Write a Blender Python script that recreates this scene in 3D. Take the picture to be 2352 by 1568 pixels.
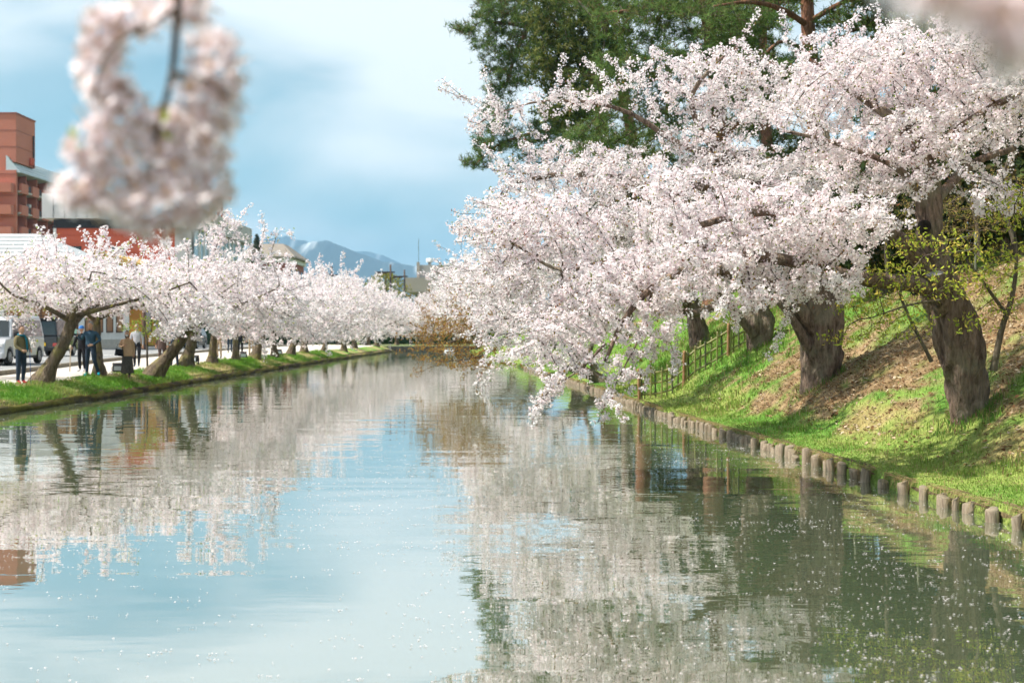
import bpy, bmesh, math, random
import numpy as np
from mathutils import Vector, Matrix, Quaternion

# ------------------------------------------------------------------ clear
for o in list(bpy.data.objects):
    bpy.data.objects.remove(o)
scene = bpy.context.scene
COL = scene.collection
R = math.radians

# ------------------------------------------------------------------ camera
CAM_H = 1.95                 # metres above the moat water
F_PX, CX, CY = 3267.0, 1176.0, 784.0     # lens in units of a 2352 px wide frame (50 mm on 36 mm)
PITCH = math.atan(19.0 / F_PX)
cam_d = bpy.data.cameras.new("camera")
cam_d.sensor_width = 36.0
cam_d.lens = 50.0
cam_d.clip_start = 0.05
cam_d.clip_end = 30000.0
cam_d.dof.use_dof = True
cam_d.dof.focus_distance = 19.5
cam_d.dof.aperture_fstop = 2.4
cam = bpy.data.objects.new("camera", cam_d)
COL.objects.link(cam)
cam.location = (0, 0, CAM_H)
cam.rotation_euler = (math.pi / 2 - PITCH, 0, 0)
scene.camera = cam

# ------------------------------------------------------------------ light
SUN_AZ = R(-100.0)           # from +Y towards -X : high on the left, a little behind the camera
SUN_EL = R(55.0)
world = bpy.data.worlds.new("World")
scene.world = world
world.use_nodes = True
wn, wl = world.node_tree.nodes, world.node_tree.links
wn.clear()
w_out = wn.new("ShaderNodeOutputWorld")
w_bg = wn.new("ShaderNodeBackground")
w_bg.inputs["Strength"].default_value = 0.05
sky = wn.new("ShaderNodeTexSky")
sky.sky_type = 'NISHITA'
sky.sun_disc = False
sky.sun_elevation = SUN_EL
sky.sun_rotation = SUN_AZ
sky.air_density = 1.0
sky.dust_density = 0.2
sky.ozone_density = 3.0
# clouds: bands of broken stratocumulus, a function of the direction only
tc = wn.new("ShaderNodeTexCoord")
sep = wn.new("ShaderNodeSeparateXYZ")
wl.new(tc.outputs["Generated"], sep.inputs[0])
def wmath(op, a, b=None, c=None):
    n = wn.new("ShaderNodeMath"); n.operation = op
    for i, v in enumerate((a, b, c)):
        if v is None: continue
        if isinstance(v, (int, float)): n.inputs[i].default_value = v
        else: wl.new(v, n.inputs[i])
    return n.outputs[0]
SKY_OFF = (0.0, 0.0, -0.17)
mp = wn.new("ShaderNodeMapping")
mp.inputs["Location"].default_value = SKY_OFF
mp.inputs["Scale"].default_value = (3.0, 3.0, 8.5)          # cloud banks are wider than tall
wl.new(tc.outputs["Generated"], mp.inputs[0])
nz = wn.new("ShaderNodeTexNoise")
nz.inputs["Scale"].default_value = 1.15
nz.inputs["Detail"].default_value = 5.0
nz.inputs["Roughness"].default_value = 0.43
nz.inputs["Distortion"].default_value = 0.5
wl.new(mp.outputs[0], nz.inputs["Vector"])
ramp = wn.new("ShaderNodeValToRGB")
ramp.color_ramp.interpolation = 'EASE'
ramp.color_ramp.elements[0].position = 0.36
ramp.color_ramp.elements[0].color = (0.02, 0.02, 0.02, 1)
ramp.color_ramp.elements[1].position = 0.60
ramp.color_ramp.elements[1].color = (1, 1, 1, 1)
wl.new(nz.outputs["Fac"], ramp.inputs[0])
# thin veil that thickens towards the horizon
veil = wn.new("ShaderNodeMapRange")
veil.inputs[1].default_value = 0.0; veil.inputs[2].default_value = 0.22; veil.inputs[3].default_value = 0.92; veil.inputs[4].default_value = 0.35
wl.new(sep.outputs[2], veil.inputs[0])
tint = wn.new("ShaderNodeVectorMath"); tint.operation = 'MULTIPLY'
wl.new(sky.outputs[0], tint.inputs[0]); tint.inputs[1].default_value = (0.46, 0.70, 0.66)
wveil = wn.new("ShaderNodeMix"); wveil.data_type = 'RGBA'
wl.new(veil.outputs[0], wveil.inputs["Factor"]); wl.new(tint.outputs[0], wveil.inputs["A"]); wveil.inputs["B"].default_value = (3.1, 4.9, 5.4, 1)
wmix = wn.new("ShaderNodeMix"); wmix.data_type = 'RGBA'
cfac = wmath('MULTIPLY', ramp.outputs[0], 0.92)
wl.new(cfac, wmix.inputs["Factor"])
wl.new(wveil.outputs["Result"], wmix.inputs["A"])
wmix.inputs["B"].default_value = (7.7, 8.1, 8.1, 1)
wl.new(wmix.outputs["Result"], w_bg.inputs["Color"])
wl.new(w_bg.outputs[0], w_out.inputs[0])
world.cycles.sampling_method = 'MANUAL'
world.cycles.sample_map_resolution = 256

sun_d = bpy.data.lights.new("sun", 'SUN')
sun_d.energy = 2.7
sun_d.angle = R(1.0)
sun_d.color = (1.0, 0.94, 0.85)
sun = bpy.data.objects.new("sun", sun_d)
COL.objects.link(sun)
sdir = Vector((math.sin(SUN_AZ) * math.cos(SUN_EL), math.cos(SUN_AZ) * math.cos(SUN_EL), math.sin(SUN_EL)))
sun.rotation_euler = sdir.to_track_quat('Z', 'Y').to_euler()
sun.location = sdir * 60

vs = scene.view_settings
vs.view_transform = 'Standard'
vs.look = 'None'
vs.exposure = 1.6
vs.gamma = 1.0
vs.use_curve_mapping = False
scene.render.resolution_x, scene.render.resolution_y = 1024, 682
cy = scene.cycles
cy.max_bounces = 8
cy.diffuse_bounces = 5
cy.glossy_bounces = 2
cy.transmission_bounces = 6
cy.transparent_max_bounces = 4
cy.adaptive_threshold = 0.03
cy.caustics_reflective = False
cy.caustics_refractive = False
cy.sample_clamp_indirect = 6.0
cy.use_denoising = True

# ------------------------------------------------------------------ helpers
def P(px, py, Y):
    """world point at depth Y (metres) that lies behind frame position px, py (2352 px wide frame)"""
    u = (px - CX) / F_PX
    v = -(py - CY) / F_PX
    dx, dy, dz = u, math.cos(PITCH) + v * math.sin(PITCH), -math.sin(PITCH) + v * math.cos(PITCH)
    k = Y / dy
    return np.array([dx * k, Y, CAM_H + dz * k])

def tag(o, label=None, cat=None, group=None, kind=None):
    if label: o["label"] = label
    if cat: o["category"] = cat
    if group: o["group"] = group
    if kind: o["kind"] = kind
    return o

def empty(name, loc=(0, 0, 0), rz=0.0, label=None, cat=None, group=None):
    o = bpy.data.objects.new(name, None)
    o.empty_display_size = 0.3
    o.location = [float(c) for c in loc]
    o.rotation_euler = (0, 0, rz)
    COL.objects.link(o)
    tag(o, label, cat, group)
    return o

def link(o, parent=None, world=False):
    COL.objects.link(o)
    if parent is not None:
        o.parent = parent
        if world and parent.type == 'EMPTY':            # mesh was built in world coordinates
            o.matrix_parent_inverse = Matrix.Translation(parent.location).inverted()
    return o

def npmesh(name, V, F, mats, parent=None, world=True, col=None, mi=None, smooth=False):
    """V (n,3); F (m,k) or list of such arrays; col (n,3) linear point colours; mi per-face material index"""
    V = np.asarray(V, dtype=np.float32).reshape(-1, 3)
    Fs = F if isinstance(F, list) and not isinstance(F[0], tuple) else [F]
    Fs = [np.asarray(f, dtype=np.int32) for f in Fs if len(f)]
    me = bpy.data.meshes.new(name)
    me.vertices.add(len(V))
    me.vertices.foreach_set("co", V.ravel())
    loops = np.concatenate([f.ravel() for f in Fs])
    sizes = np.concatenate([np.full(len(f), f.shape[1], dtype=np.int32) for f in Fs])
    starts = np.concatenate([[0], np.cumsum(sizes)[:-1]]).astype(np.int32)
    me.loops.add(len(loops))
    me.loops.foreach_set("vertex_index", loops)
    me.polygons.add(len(sizes))
    me.polygons.foreach_set("loop_start", starts)
    me.polygons.foreach_set("loop_total", sizes)
    if mi is not None:
        me.polygons.foreach_set("material_index", np.asarray(mi, dtype=np.int32))
    me.polygons.foreach_set("use_smooth", np.full(len(sizes), bool(smooth)))
    if col is not None:
        a = me.color_attributes.new("col", 'FLOAT_COLOR', 'POINT')
        c = np.ones((len(V), 4), dtype=np.float32)
        c[:, :3] = col
        a.data.foreach_set("color", c.ravel())
    me.update()
    me.validate()
    for m in (mats if isinstance(mats, (list, tuple)) else [mats]):
        me.materials.append(m)
    o = bpy.data.objects.new(name, me)
    return link(o, parent, world)

def unit(v):
    v = np.asarray(v, float)
    return v / (np.linalg.norm(v, axis=-1, keepdims=True) + 1e-9)

# value noise, vectorised
_perm = np.random.default_rng(7).random((256, 256))
def vnoise(x, y):
    x = np.asarray(x, float); y = np.asarray(y, float)
    xi = np.floor(x).astype(int); yi = np.floor(y).astype(int)
    fx = x - xi; fy = y - yi
    fx = fx * fx * (3 - 2 * fx); fy = fy * fy * (3 - 2 * fy)
    g = lambda a, b: _perm[a & 255, b & 255]
    return (g(xi, yi) * (1 - fx) + g(xi + 1, yi) * fx) * (1 - fy) + (g(xi, yi + 1) * (1 - fx) + g(xi + 1, yi + 1) * fx) * fy
def fbm(x, y, o=4):
    s = 0; a = 0.5; t = 0
    for i in range(o):
        s = s + a * vnoise(x * 2 ** i + 17.3 * i, y * 2 ** i + 5.1 * i); t += a; a *= 0.5
    return s / t

# ------------------------------------------------------------------ materials
MAT = {}
def nodes_of(name):
    m = bpy.data.materials.new(name); m.use_nodes = True
    nt = m.node_tree; nt.nodes.clear()
    out = nt.nodes.new("ShaderNodeOutputMaterial")
    return m, nt, out

def mat(name, c1, c2=None, scale=6.0, rough=0.8, spec=0.3, metal=0.0, bump=0.0, bscale=None, stretch=(1, 1, 1), coords="Object", detail=6.0, lo=0.35, hi=0.65, bdist=0.02):
    """principled with a noise mix of two base colours and optional fine relief"""
    if name in MAT: return MAT[name]
    m, nt, out = nodes_of(name)
    b = nt.nodes.new("ShaderNodeBsdfPrincipled")
    b.inputs["Roughness"].default_value = rough
    b.inputs["Specular IOR Level"].default_value = spec
    b.inputs["Metallic"].default_value = metal
    b.inputs["Base Color"].default_value = (*c1, 1)
    nt.links.new(b.outputs[0], out.inputs[0])
    if c2 is not None or bump:
        t = nt.nodes.new("ShaderNodeTexCoord")
        mpn = nt.nodes.new("ShaderNodeMapping"); mpn.inputs["Scale"].default_value = stretch
        nt.links.new(t.outputs[coords], mpn.inputs[0])
    if c2 is not None:
        n = nt.nodes.new("ShaderNodeTexNoise"); n.inputs["Scale"].default_value = scale; n.inputs["Detail"].default_value = detail
        n.inputs["Roughness"].default_value = 0.6
        nt.links.new(mpn.outputs[0], n.inputs["Vector"])
        r = nt.nodes.new("ShaderNodeValToRGB")
        r.color_ramp.elements[0].position = lo; r.color_ramp.elements[0].color = (*c1, 1)
        r.color_ramp.elements[1].position = hi; r.color_ramp.elements[1].color = (*c2, 1)
        nt.links.new(n.outputs["Fac"], r.inputs[0])
        nt.links.new(r.outputs[0], b.inputs["Base Color"])
    if bump:
        n2 = nt.nodes.new("ShaderNodeTexNoise"); n2.inputs["Scale"].default_value = bscale or scale * 3; n2.inputs["Detail"].default_value = 5
        nt.links.new(mpn.outputs[0], n2.inputs["Vector"])
        bp = nt.nodes.new("ShaderNodeBump"); bp.inputs["Strength"].default_value = bump; bp.inputs["Distance"].default_value = bdist
        nt.links.new(n2.outputs["Fac"], bp.inputs["Height"])
        nt.links.new(bp.outputs[0], b.inputs["Normal"])
    MAT[name] = m
    return m

def mat_leafy(name, trans=0.4, rough=0.6):
    """two sided thin leaf or petal: colour from the mesh, part of the light passes through"""
    if name in MAT: return MAT[name]
    m, nt, out = nodes_of(name)
    a = nt.nodes.new("ShaderNodeAttribute"); a.attribute_name = "col"
    d = nt.nodes.new("ShaderNodeBsdfDiffuse")
    t = nt.nodes.new("ShaderNodeBsdfTranslucent")
    mx = nt.nodes.new("ShaderNodeMixShader"); mx.inputs[0].default_value = trans
    nt.links.new(a.outputs["Color"], d.inputs[0]); nt.links.new(a.outputs["Color"], t.inputs[0])
    nt.links.new(d.outputs[0], mx.inputs[1]); nt.links.new(t.outputs[0], mx.inputs[2])
    nt.links.new(mx.outputs[0], out.inputs[0])
    MAT[name] = m
    return m

def mat_vcol(name, rough=0.9, bump=0.5, bscale=20.0, var=0.35, vscale=9.0, bdist=0.03):
    """principled, colour painted on the mesh varied by a fine noise"""
    if name in MAT: return MAT[name]
    m, nt, out = nodes_of(name)
    a = nt.nodes.new("ShaderNodeAttribute"); a.attribute_name = "col"
    b = nt.nodes.new("ShaderNodeBsdfPrincipled"); b.inputs["Roughness"].default_value = rough
    b.inputs["Specular IOR Level"].default_value = 0.15
    t = nt.nodes.new("ShaderNodeTexCoord")
    n = nt.nodes.new("ShaderNodeTexNoise"); n.inputs["Scale"].default_value = vscale; n.inputs["Detail"].default_value = 8; n.inputs["Roughness"].default_value = 0.7
    nt.links.new(t.outputs["Object"], n.inputs["Vector"])
    mr = nt.nodes.new("ShaderNodeMapRange"); mr.inputs[1].default_value = 0.3; mr.inputs[2].default_value = 0.7
    mr.inputs[3].default_value = 1 - var; mr.inputs[4].default_value = 1 + var
    nt.links.new(n.outputs["Fac"], mr.inputs[0])
    vm = nt.nodes.new("ShaderNodeVectorMath"); vm.operation = 'SCALE'
    nt.links.new(a.outputs["Color"], vm.inputs[0]); nt.links.new(mr.outputs[0], vm.inputs["Scale"])
    nt.links.new(vm.outputs[0], b.inputs["Base Color"])
    if bump:
        n2 = nt.nodes.new("ShaderNodeTexNoise"); n2.inputs["Scale"].default_value = bscale; n2.inputs["Detail"].default_value = 6
        nt.links.new(t.outputs["Object"], n2.inputs["Vector"])
        bp = nt.nodes.new("ShaderNodeBump"); bp.inputs["Strength"].default_value = bump; bp.inputs["Distance"].default_value = bdist
        nt.links.new(n2.outputs["Fac"], bp.inputs["Height"]); nt.links.new(bp.outputs[0], b.inputs["Normal"])
    nt.links.new(b.outputs[0], out.inputs[0])
    MAT[name] = m
    return m

def mat_water():
    m, nt, out = nodes_of("moat_water")
    body = nt.nodes.new("ShaderNodeBsdfDiffuse"); body.inputs[0].default_value = (0.115, 0.15, 0.085, 1)     # silty water
    gl = nt.nodes.new("ShaderNodeBsdfGlossy"); gl.inputs["Roughness"].default_value = 0.0; gl.inputs[0].default_value = (0.97, 0.97, 0.97, 1)
    lw = nt.nodes.new("ShaderNodeLayerWeight"); lw.inputs["Blend"].default_value = 0.5
    fr = nt.nodes.new("ShaderNodeMapRange"); fr.inputs[1].default_value = 0.1; fr.inputs[2].default_value = 0.95; fr.inputs[3].default_value = 0.04; fr.inputs[4].default_value = 0.86
    nt.links.new(lw.outputs["Facing"], fr.inputs[0])
    mixs = nt.nodes.new("ShaderNodeMixShader")
    nt.links.new(fr.outputs[0], mixs.inputs[0]); nt.links.new(body.outputs[0], mixs.inputs[1]); nt.links.new(gl.outputs[0], mixs.inputs[2])
    t = nt.nodes.new("ShaderNodeTexCoord")
    def noise(sx, sy, scale, det):
        mpn = nt.nodes.new("ShaderNodeMapping"); mpn.inputs["Scale"].default_value = (sx, sy, 1); mpn.inputs["Rotation"].default_value = (0, 0, 0.06)
        nt.links.new(t.outputs["Object"], mpn.inputs[0])
        n = nt.nodes.new("ShaderNodeTexNoise"); n.inputs["Scale"].default_value = scale; n.inputs["Detail"].default_value = det
        n.inputs["Distortion"].default_value = 0.4
        nt.links.new(mpn.outputs[0], n.inputs["Vector"]); return n.outputs["Fac"]
    def mth(op, x, y):
        n = nt.nodes.new("ShaderNodeMath"); n.operation = op
        for i, v in enumerate((x, y)):
            if isinstance(v, (int, float)): n.inputs[i].default_value = v
            else: nt.links.new(v, n.inputs[i])
        return n.outputs[0]
    swell = noise(0.30, 1.0, 0.9, 1.0)        # long lazy undulation
    ripple = noise(0.32, 1.0, 5.5, 2.0)       # cat's paws
    patch = noise(0.6, 0.35, 0.16, 2.0)       # where the breeze touches the water
    pr = nt.nodes.new("ShaderNodeMapRange"); pr.inputs[1].default_value = 0.42; pr.inputs[2].default_value = 0.6
    pr.inputs[3].default_value = 0.3; pr.inputs[4].default_value = 1.0
    nt.links.new(patch, pr.inputs[0])
    h = mth('ADD', mth('MULTIPLY', swell, 0.008), mth('MULTIPLY', mth('MULTIPLY', ripple, pr.outputs[0]), 0.0020))
    bp = nt.nodes.new("ShaderNodeBump"); bp.inputs["Strength"].default_value = 1.0; bp.inputs["Distance"].default_value = 1.0
    nt.links.new(h, bp.inputs["Height"]); nt.links.new(bp.outputs[0], gl.inputs["Normal"])
    nt.links.new(mixs.outputs[0], out.inputs[0])
    return m

# ------------------------------------------------------------------ lie of the land
_ry = [-40, 14.4, 17.7, 23.1, 33, 46.3, 60.7, 100, 152, 400]
_rx = [8.6, 5.04, 4.74, 4.34, 3.5, 2.84, 1.95, -0.9, -4.6, -6.0]
def xR(y): return np.interp(y, _ry, _rx)
_ly = [-40, 34, 46, 60, 90, 140, 152, 400]
_lx = [-12.2, -12.25, -12.2, -12.45, -12.75, -12.7, -12.4, -10.0]
def xL(y): return np.interp(y, _ly, _lx)
def zR(d, y):
    z = np.interp(d, [0, .85, 1.25, 1.6, 3.1, 5, 7, 8.5, 14, 40], [.16, .27, .48, .74, 1.65, 2.85, 3.95, 4.3, 4.45, 4.6])
    amp = np.interp(d, [0, .3, 1.5, 8], [0.0, .03, .14, .2])
    return z + amp * (fbm(np.asarray(d) * 1.1 + 3, np.asarray(y) * .55, 4) - .5) * 2
def dkerb(y): return np.interp(y, [-40, 40, 47, 63, 103, 150, 400], [3.6, 4.0, 4.3, 5.5, 7.6, 8.6, 9.0])
def yfac(y): return np.clip((np.asarray(y, float) - 40) * .004, 0, .13)
def zL(d, y):
    y = np.asarray(y, float)
    z = np.interp(d, [0, .2, .8, 1.5, 1.9, 5, 9], [.17, .22, .38, .49, .51, .58, .62])
    amp = np.interp(d, [0, .2, .8, 1.6, 2.0], [0.0, .02, .05, .04, 0])
    return z + yfac(y) * np.interp(d, [0, 1.5], [0, 1]) + amp * (fbm(np.asarray(d) * 1.7, y * .7 + 9, 3) - .5) * 2
EDGE_END = 151.0
def ground_z(x, y):
    if x >= xR(y): return float(zR(x - xR(y), y))
    if x <= xL(y):
        d = xL(y) - x
        dk = float(dkerb(y))
        if d > dk + .2: return float(zL(dk, y)) + .0 + min((d - dk) * .012, .16)
        return float(zL(d, y))
    return 0.0

# ================================================================== THE LAND
def strip(name, cols, rows, mats, colf=None, smooth=True, kind="structure"):
    """sheet whose columns are functions y -> (x, z)"""
    ys = np.asarray(rows, float)
    V = np.stack([np.stack([np.broadcast_to(c(ys)[0], ys.shape), ys, np.broadcast_to(c(ys)[1], ys.shape)], 1) for c in cols], 1)
    n, m = V.shape[:2]
    i, j = np.meshgrid(np.arange(n - 1), np.arange(m - 1), indexing='ij')
    a = (i * m + j).ravel()
    F = np.stack([a, a + 1, a + m + 1, a + m], 1)
    V = V.reshape(-1, 3)
    o = npmesh(name, V, F, mats, col=colf(V) if colf else None, smooth=smooth)
    o["kind"] = kind
    return o

rows_f = np.concatenate([np.arange(-30, 6, 2.0), np.arange(6, 60, .3), np.arange(60, 110, .8), np.arange(110, EDGE_END + .1, 2.0)])

# broad ground, bed of the moat included, to the horizon
npmesh("ground", [(-9000, -300, -.9), (9000, -300, -.9), (9000, 16000, -.9), (-9000, 16000, -.9)], [(0, 1, 2, 3)],
       mat("mud", (.06, .055, .04), (.10, .09, .06), .4))["kind"] = "structure"

# colours of the turf (also used by the blades)
GREEN1 = np.array([.10, .22, .03]); GREEN2 = np.array([.17, .265, .05]); STRAW = np.array([.34, .26, .13]); BROWN = np.array([.17, .09, .05]); MOSS = np.array([.12, .12, .02])
def lerp(a, b, t): return a + (b - a) * np.asarray(t)[..., None]
def right_turf(x, y):
    d = x - xR(y)
    n1 = fbm(x * .9 + 4, y * .45, 4); n2 = fbm(x * 3.1, y * 1.7 + 8, 3); n3 = fbm(x * .5 + 20, y * .22, 3)
    c = lerp(GREEN1, GREEN2, np.clip((n2 - .3) * 2.5, 0, 1))
    # needle and leaf litter under the cherries mixed with tufts; fresh grass by the water and past the fence
    nf = fbm(x * 3.3 + 30, y * 2.1 + 7, 4)
    lit = np.clip((n1 - .48) * 3.0 + (nf - .5) * 4.2 + np.interp(d, [0, .9, 1.3, 2.2, 8], [-.9, -.6, .40, .70, .8]) + np.interp(y, [10, 26, 33, 36], [.1, .15, -.3, -1.2]), 0, 1)
    c = lerp(c, lerp(BROWN * .9, np.array([.36, .235, .14]), np.clip((fbm(x * 6.1 + 2, y * 4.3, 3) - .3) * 2.4, 0, 1)), lit * .9)
    c = lerp(c, np.array([.34, .33, .10]), np.clip((n3 - .5) * 4, 0, .45) * (d < 1.6))
    return np.clip(c, .01, 1), lit
def left_turf(x, y):
    d = xL(y) - x
    n1 = fbm(x * .8 + 40, y * .35, 4); n2 = fbm(x * 2.5, y * 1.1 + 3, 3)
    c = lerp(GREEN1 * 1.15, GREEN2 * 1.15, np.clip((n2 - .3) * 2.5, 0, 1))
    st = np.clip((n1 - .46) * 5 + np.interp(d, [0, .5, 1.2], [.45, .1, -.1]), 0, 1)
    c = lerp(c, STRAW * 1.2, st * .85)
    return c, st

T_TURF = mat_vcol("turf", bump=1.0, bscale=18, var=.5, vscale=10, bdist=.06)
right_cols = [lambda y: (xR(y) + .02, -.8 + 0 * y), lambda y: (xR(y) + .03, .05 + 0 * y)] + \
    [(lambda y, d=d: (xR(y) + d, zR(d, y))) for d in list(np.arange(.06, 2.4, .11)) + list(np.arange(2.5, 9, .25)) + [10, 12, 15, 20, 30, 60, 200, 2500]]
strip("right_bank", right_cols, rows_f, T_TURF, lambda V: right_turf(V[:, 0], V[:, 1])[0])
left_cols = [(lambda y, d=d: (xL(y) - d, zL(d, y))) for d in np.arange(.34, 1.75, .1)]
strip("left_bank", left_cols, rows_f, T_TURF, lambda V: left_turf(V[:, 0], V[:, 1])[0])
M_PATH = mat("pale_gravel", (.50, .45, .40), (.60, .55, .49), 3.0, rough=.95, bump=.4, bscale=60)
strip("footpath", [lambda y: (xL(y) - 1.60, zL(1.62, y) + .004)] + [(lambda y, t=t: (xL(y) - 1.65 - (dkerb(y) - 1.65) * t, zL(1.65 + (dkerb(y) - 1.65) * t, y) + .004)) for t in np.linspace(0.02, 1, 6)], rows_f, M_PATH)
M_ROAD = mat("asphalt", (.235, .235, .235), (.285, .28, .275), .6, rough=.85, bump=.25, bscale=80)
def road_z(y, d): return zL(dkerb(y), y) + np.minimum((d - dkerb(y)) * .012, .16)
ROAD_FAR = 17.0
strip("road", [(lambda y, t=t: (xL(y) - dkerb(y) - .18 - (ROAD_FAR - dkerb(y)) * t, road_z(y, dkerb(y) + (ROAD_FAR - dkerb(y)) * t))) for t in np.linspace(0, 1, 8)], rows_f, M_ROAD)
# kerb between path and road: long stones, butted end to end
M_KERB = mat("kerb_concrete", (.16, .135, .10), (.26, .23, .18), 4, rough=.9, bump=.4)
def kerb_run(name, dfun, zfun, w, h, label):
    root = empty(name, (float(xL(40) - dfun(40)), 40.0, float(zfun(40))), label=label, cat="kerb")
    y = 30.0
    while y < 149:
        L = 3.0 if y < 90 else 6.0
        y1 = y + L - .015
        x0, x1 = float(xL(y) - dfun(y)), float(xL(y1) - dfun(y1)); z0, z1 = float(zfun(y)), float(zfun(y1))
        V = []
        for (x, yy, z) in ((x0, y, z0), (x1, y1, z1)):
            V += [(x, yy, z - .2), (x, yy, z + h - .015), (x - .015, yy, z + h), (x - w + .015, yy, z + h), (x - w, yy, z + h - .015), (x - w, yy, z - .2)]
        F = [(i, (i + 1) % 6, 6 + (i + 1) % 6, 6 + i) for i in range(6)]
        npmesh("kerb_stone", V, [np.array(F), np.array([(5, 4, 3, 2, 1, 0), (6, 7, 8, 9, 10, 11)])], M_KERB, root)
        y += L
kerb_run("path_kerb", lambda y: dkerb(y) - .01, lambda y: zL(dkerb(y), y), .17, .15, "low brown concrete kerb between the pale footpath and the road")
kerb_run("street_kerb", lambda y: ROAD_FAR + .19 + 0 * y, lambda y: road_z(y, ROAD_FAR), .2, .16, "kerb along the far side of the road before the buildings")
strip("far_pavement", [(lambda y, d=d: (xL(y) - d, road_z(y, ROAD_FAR) + .12)) for d in (ROAD_FAR + .385, 24, 60, 200, 2500)], np.concatenate([rows_f]), mat("paving", (.36, .34, .31), (.42, .40, .37), 2.0, rough=.9))
# land beyond the head of the moat
strip("far_ground", [(lambda y, x=x: (x + 0 * y, .55 + 0 * y)) for x in (-2500, -200, -60, -20, 0, 20, 60, 200, 2500)], [EDGE_END + .2, 200, 300, 600, 1500, 3000], mat("far_turf", (.10, .17, .05), (.2, .2, .09), .3, rough=.95))

# painted lines on the road
M_PAINT = mat("road_paint", (.72, .72, .70), (.6, .6, .58), 5, rough=.7)
def road_mark(name, y0, y1, d0, d1, label, group=None):
    ys = np.linspace(y0, y1, max(2, int((y1 - y0) / 4)))
    V = []
    for y in ys:
        for d in (d0, d1):
            V.append((float(xL(y)) - d, y, float(road_z(y, d)) + .008))
    n = len(ys)
    F = [(2 * i, 2 * i + 1, 2 * i + 3, 2 * i + 2) for i in range(n - 1)]
    o = npmesh(name, V, np.array(F), M_PAINT)
    o["kind"] = "structure"
    return o
for k in range(9):
    road_mark("lane_line", 40 + k * 11, 46 + k * 11, 9.2, 9.4, "")
road_mark("edge_line", 36, 78, 5.9, 6.02, "")
road_mark("edge_line", 36, 140, 16.2, 16.35, "")

# water
ys_w = np.concatenate([np.arange(-30, 12, 3.0), np.arange(12, 152, 4.0), [151.5]])
Vw = []
for y in ys_w:
    Vw += [(float(xL(y)) - .25, y, 0), (float(xR(y)) + .12, y, 0)]
Fw = [(2 * i, 2 * i + 1, 2 * i + 3, 2 * i + 2) for i in range(len(ys_w) - 1)]
npmesh("moat_water", Vw, np.array(Fw), mat_water())["kind"] = "structure"

# mossy edging of the left bank : an uneven low wall with turf hanging over it
rng = np.random.default_rng(11)
ys_k = np.concatenate([np.arange(24, 62, .16), np.arange(62, 110, .35), np.arange(110, EDGE_END, 1.0)])
prof = [(0.02, -.5), (0.0, -.02), (-.03, .05), (.0, .11), (.05, .165), (.14, .2), (.25, .225), (.38, .235)]
V = []; C = []
for k, (d, z) in enumerate(prof):
    j = fbm(ys_k * 1.3, ys_k * 0 + k * 1.7, 4) - .5
    dd = d + j * .16 * (1 if 0 < k < 6 else .3); zz_ = z + (fbm(ys_k * 1.9 + 30, ys_k * 0 + k * .8, 3) - .5) * (.09 if 1 < k < 7 else 0)
    V.append(np.stack([xL(ys_k) - dd, ys_k, zz_], 1))
    n = fbm(ys_k * 1.1 + 7, ys_k * 0 + k * .9, 3)
    c = lerp(np.array([.075, .055, .035]), np.array([.17, .155, .03]), np.clip((n - .4) * 5, 0, 1) * (1 if 1 < k else 0))
    if k >= 5: c = lerp(c, STRAW * .8, np.clip((fbm(ys_k * .9 + 60, ys_k * 0, 3) - .42) * 5, 0, .9))
    C.append(c)
V = np.stack(V, 1); C = np.stack(C, 1)
n, m = V.shape[:2]
i, j = np.meshgrid(np.arange(n - 1), np.arange(m - 1), indexing='ij'); a = (i * m + j).ravel()
o = npmesh("bank_edging", V.reshape(-1, 3), np.stack([a, a + m, a + m + 1, a + 1], 1), mat_vcol("mossy_edge", bump=1.0, bscale=30, var=.5, vscale=12, bdist=.05), col=C.reshape(-1, 3), smooth=True)
tag(o, "low mossy stone edging along the water of the street side bank", "edging")

# far end of the moat : stone sill with a small fall of white water
def box_v(x0, x1, y0, y1, z0, z1):
    return [(x0, y0, z0), (x1, y0, z0), (x1, y1, z0), (x0, y1, z0), (x0, y0, z1), (x1, y0, z1), (x1, y1, z1), (x0, y1, z1)]
BOXF = np.array([(0, 3, 2, 1), (4, 5, 6, 7), (0, 1, 5, 4), (1, 2, 6, 5), (2, 3, 7, 6), (3, 0, 4, 7)])
def boxes(name, L, m, parent=None, world=True, smooth=False, bevel=0.0):
    """one mesh made of boxes (x0,x1,y0,y1,z0,z1): use only for pieces of one part"""
    V = []; F = []
    for b in L:
        F.append(BOXF + len(V)); V += box_v(*b)
    o = npmesh(name, V, np.concatenate(F), m, parent, world, smooth=smooth)
    if bevel:
        md = o.modifiers.new("bevel", 'BEVEL'); md.width = bevel; md.segments = 2; md.limit_method = 'ANGLE'
    return o
M_STONE = mat("dark_stone", (.05, .05, .045), (.12, .115, .10), 3, rough=.9, bump=.6)
we = empty("weir", (-7.5, 151.6, 0), label="dark stone weir with a thin white fall at the moat's far end", cat="weir")
boxes("sill_stone", [(-13.2, -7.3, 151.2, 152.5, -.9, .56)], M_STONE, we, bevel=.05)
boxes("sill_stone", [(-7.28, -6.1, 151.4, 152.5, -.9, .42)], M_STONE, we, bevel=.05)
boxes("sill_stone", [(-6.08, -2.8, 151.2, 152.5, -.9, .56)], M_STONE, we, bevel=.05)
Vf = []
for k in range(13):
    t = k / 12
    for s in range(9):
        Vf.append((-7.25 + s * .14, 151.38 - .25 * t ** 1.5 - .03 * ((s * 7 + k * 3) % 3), .47 - .46 * t))
Ff = [(k * 9 + s, k * 9 + s + 1, k * 9 + s + 10, k * 9 + s + 9) for k in range(12) for s in range(8)]
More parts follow.
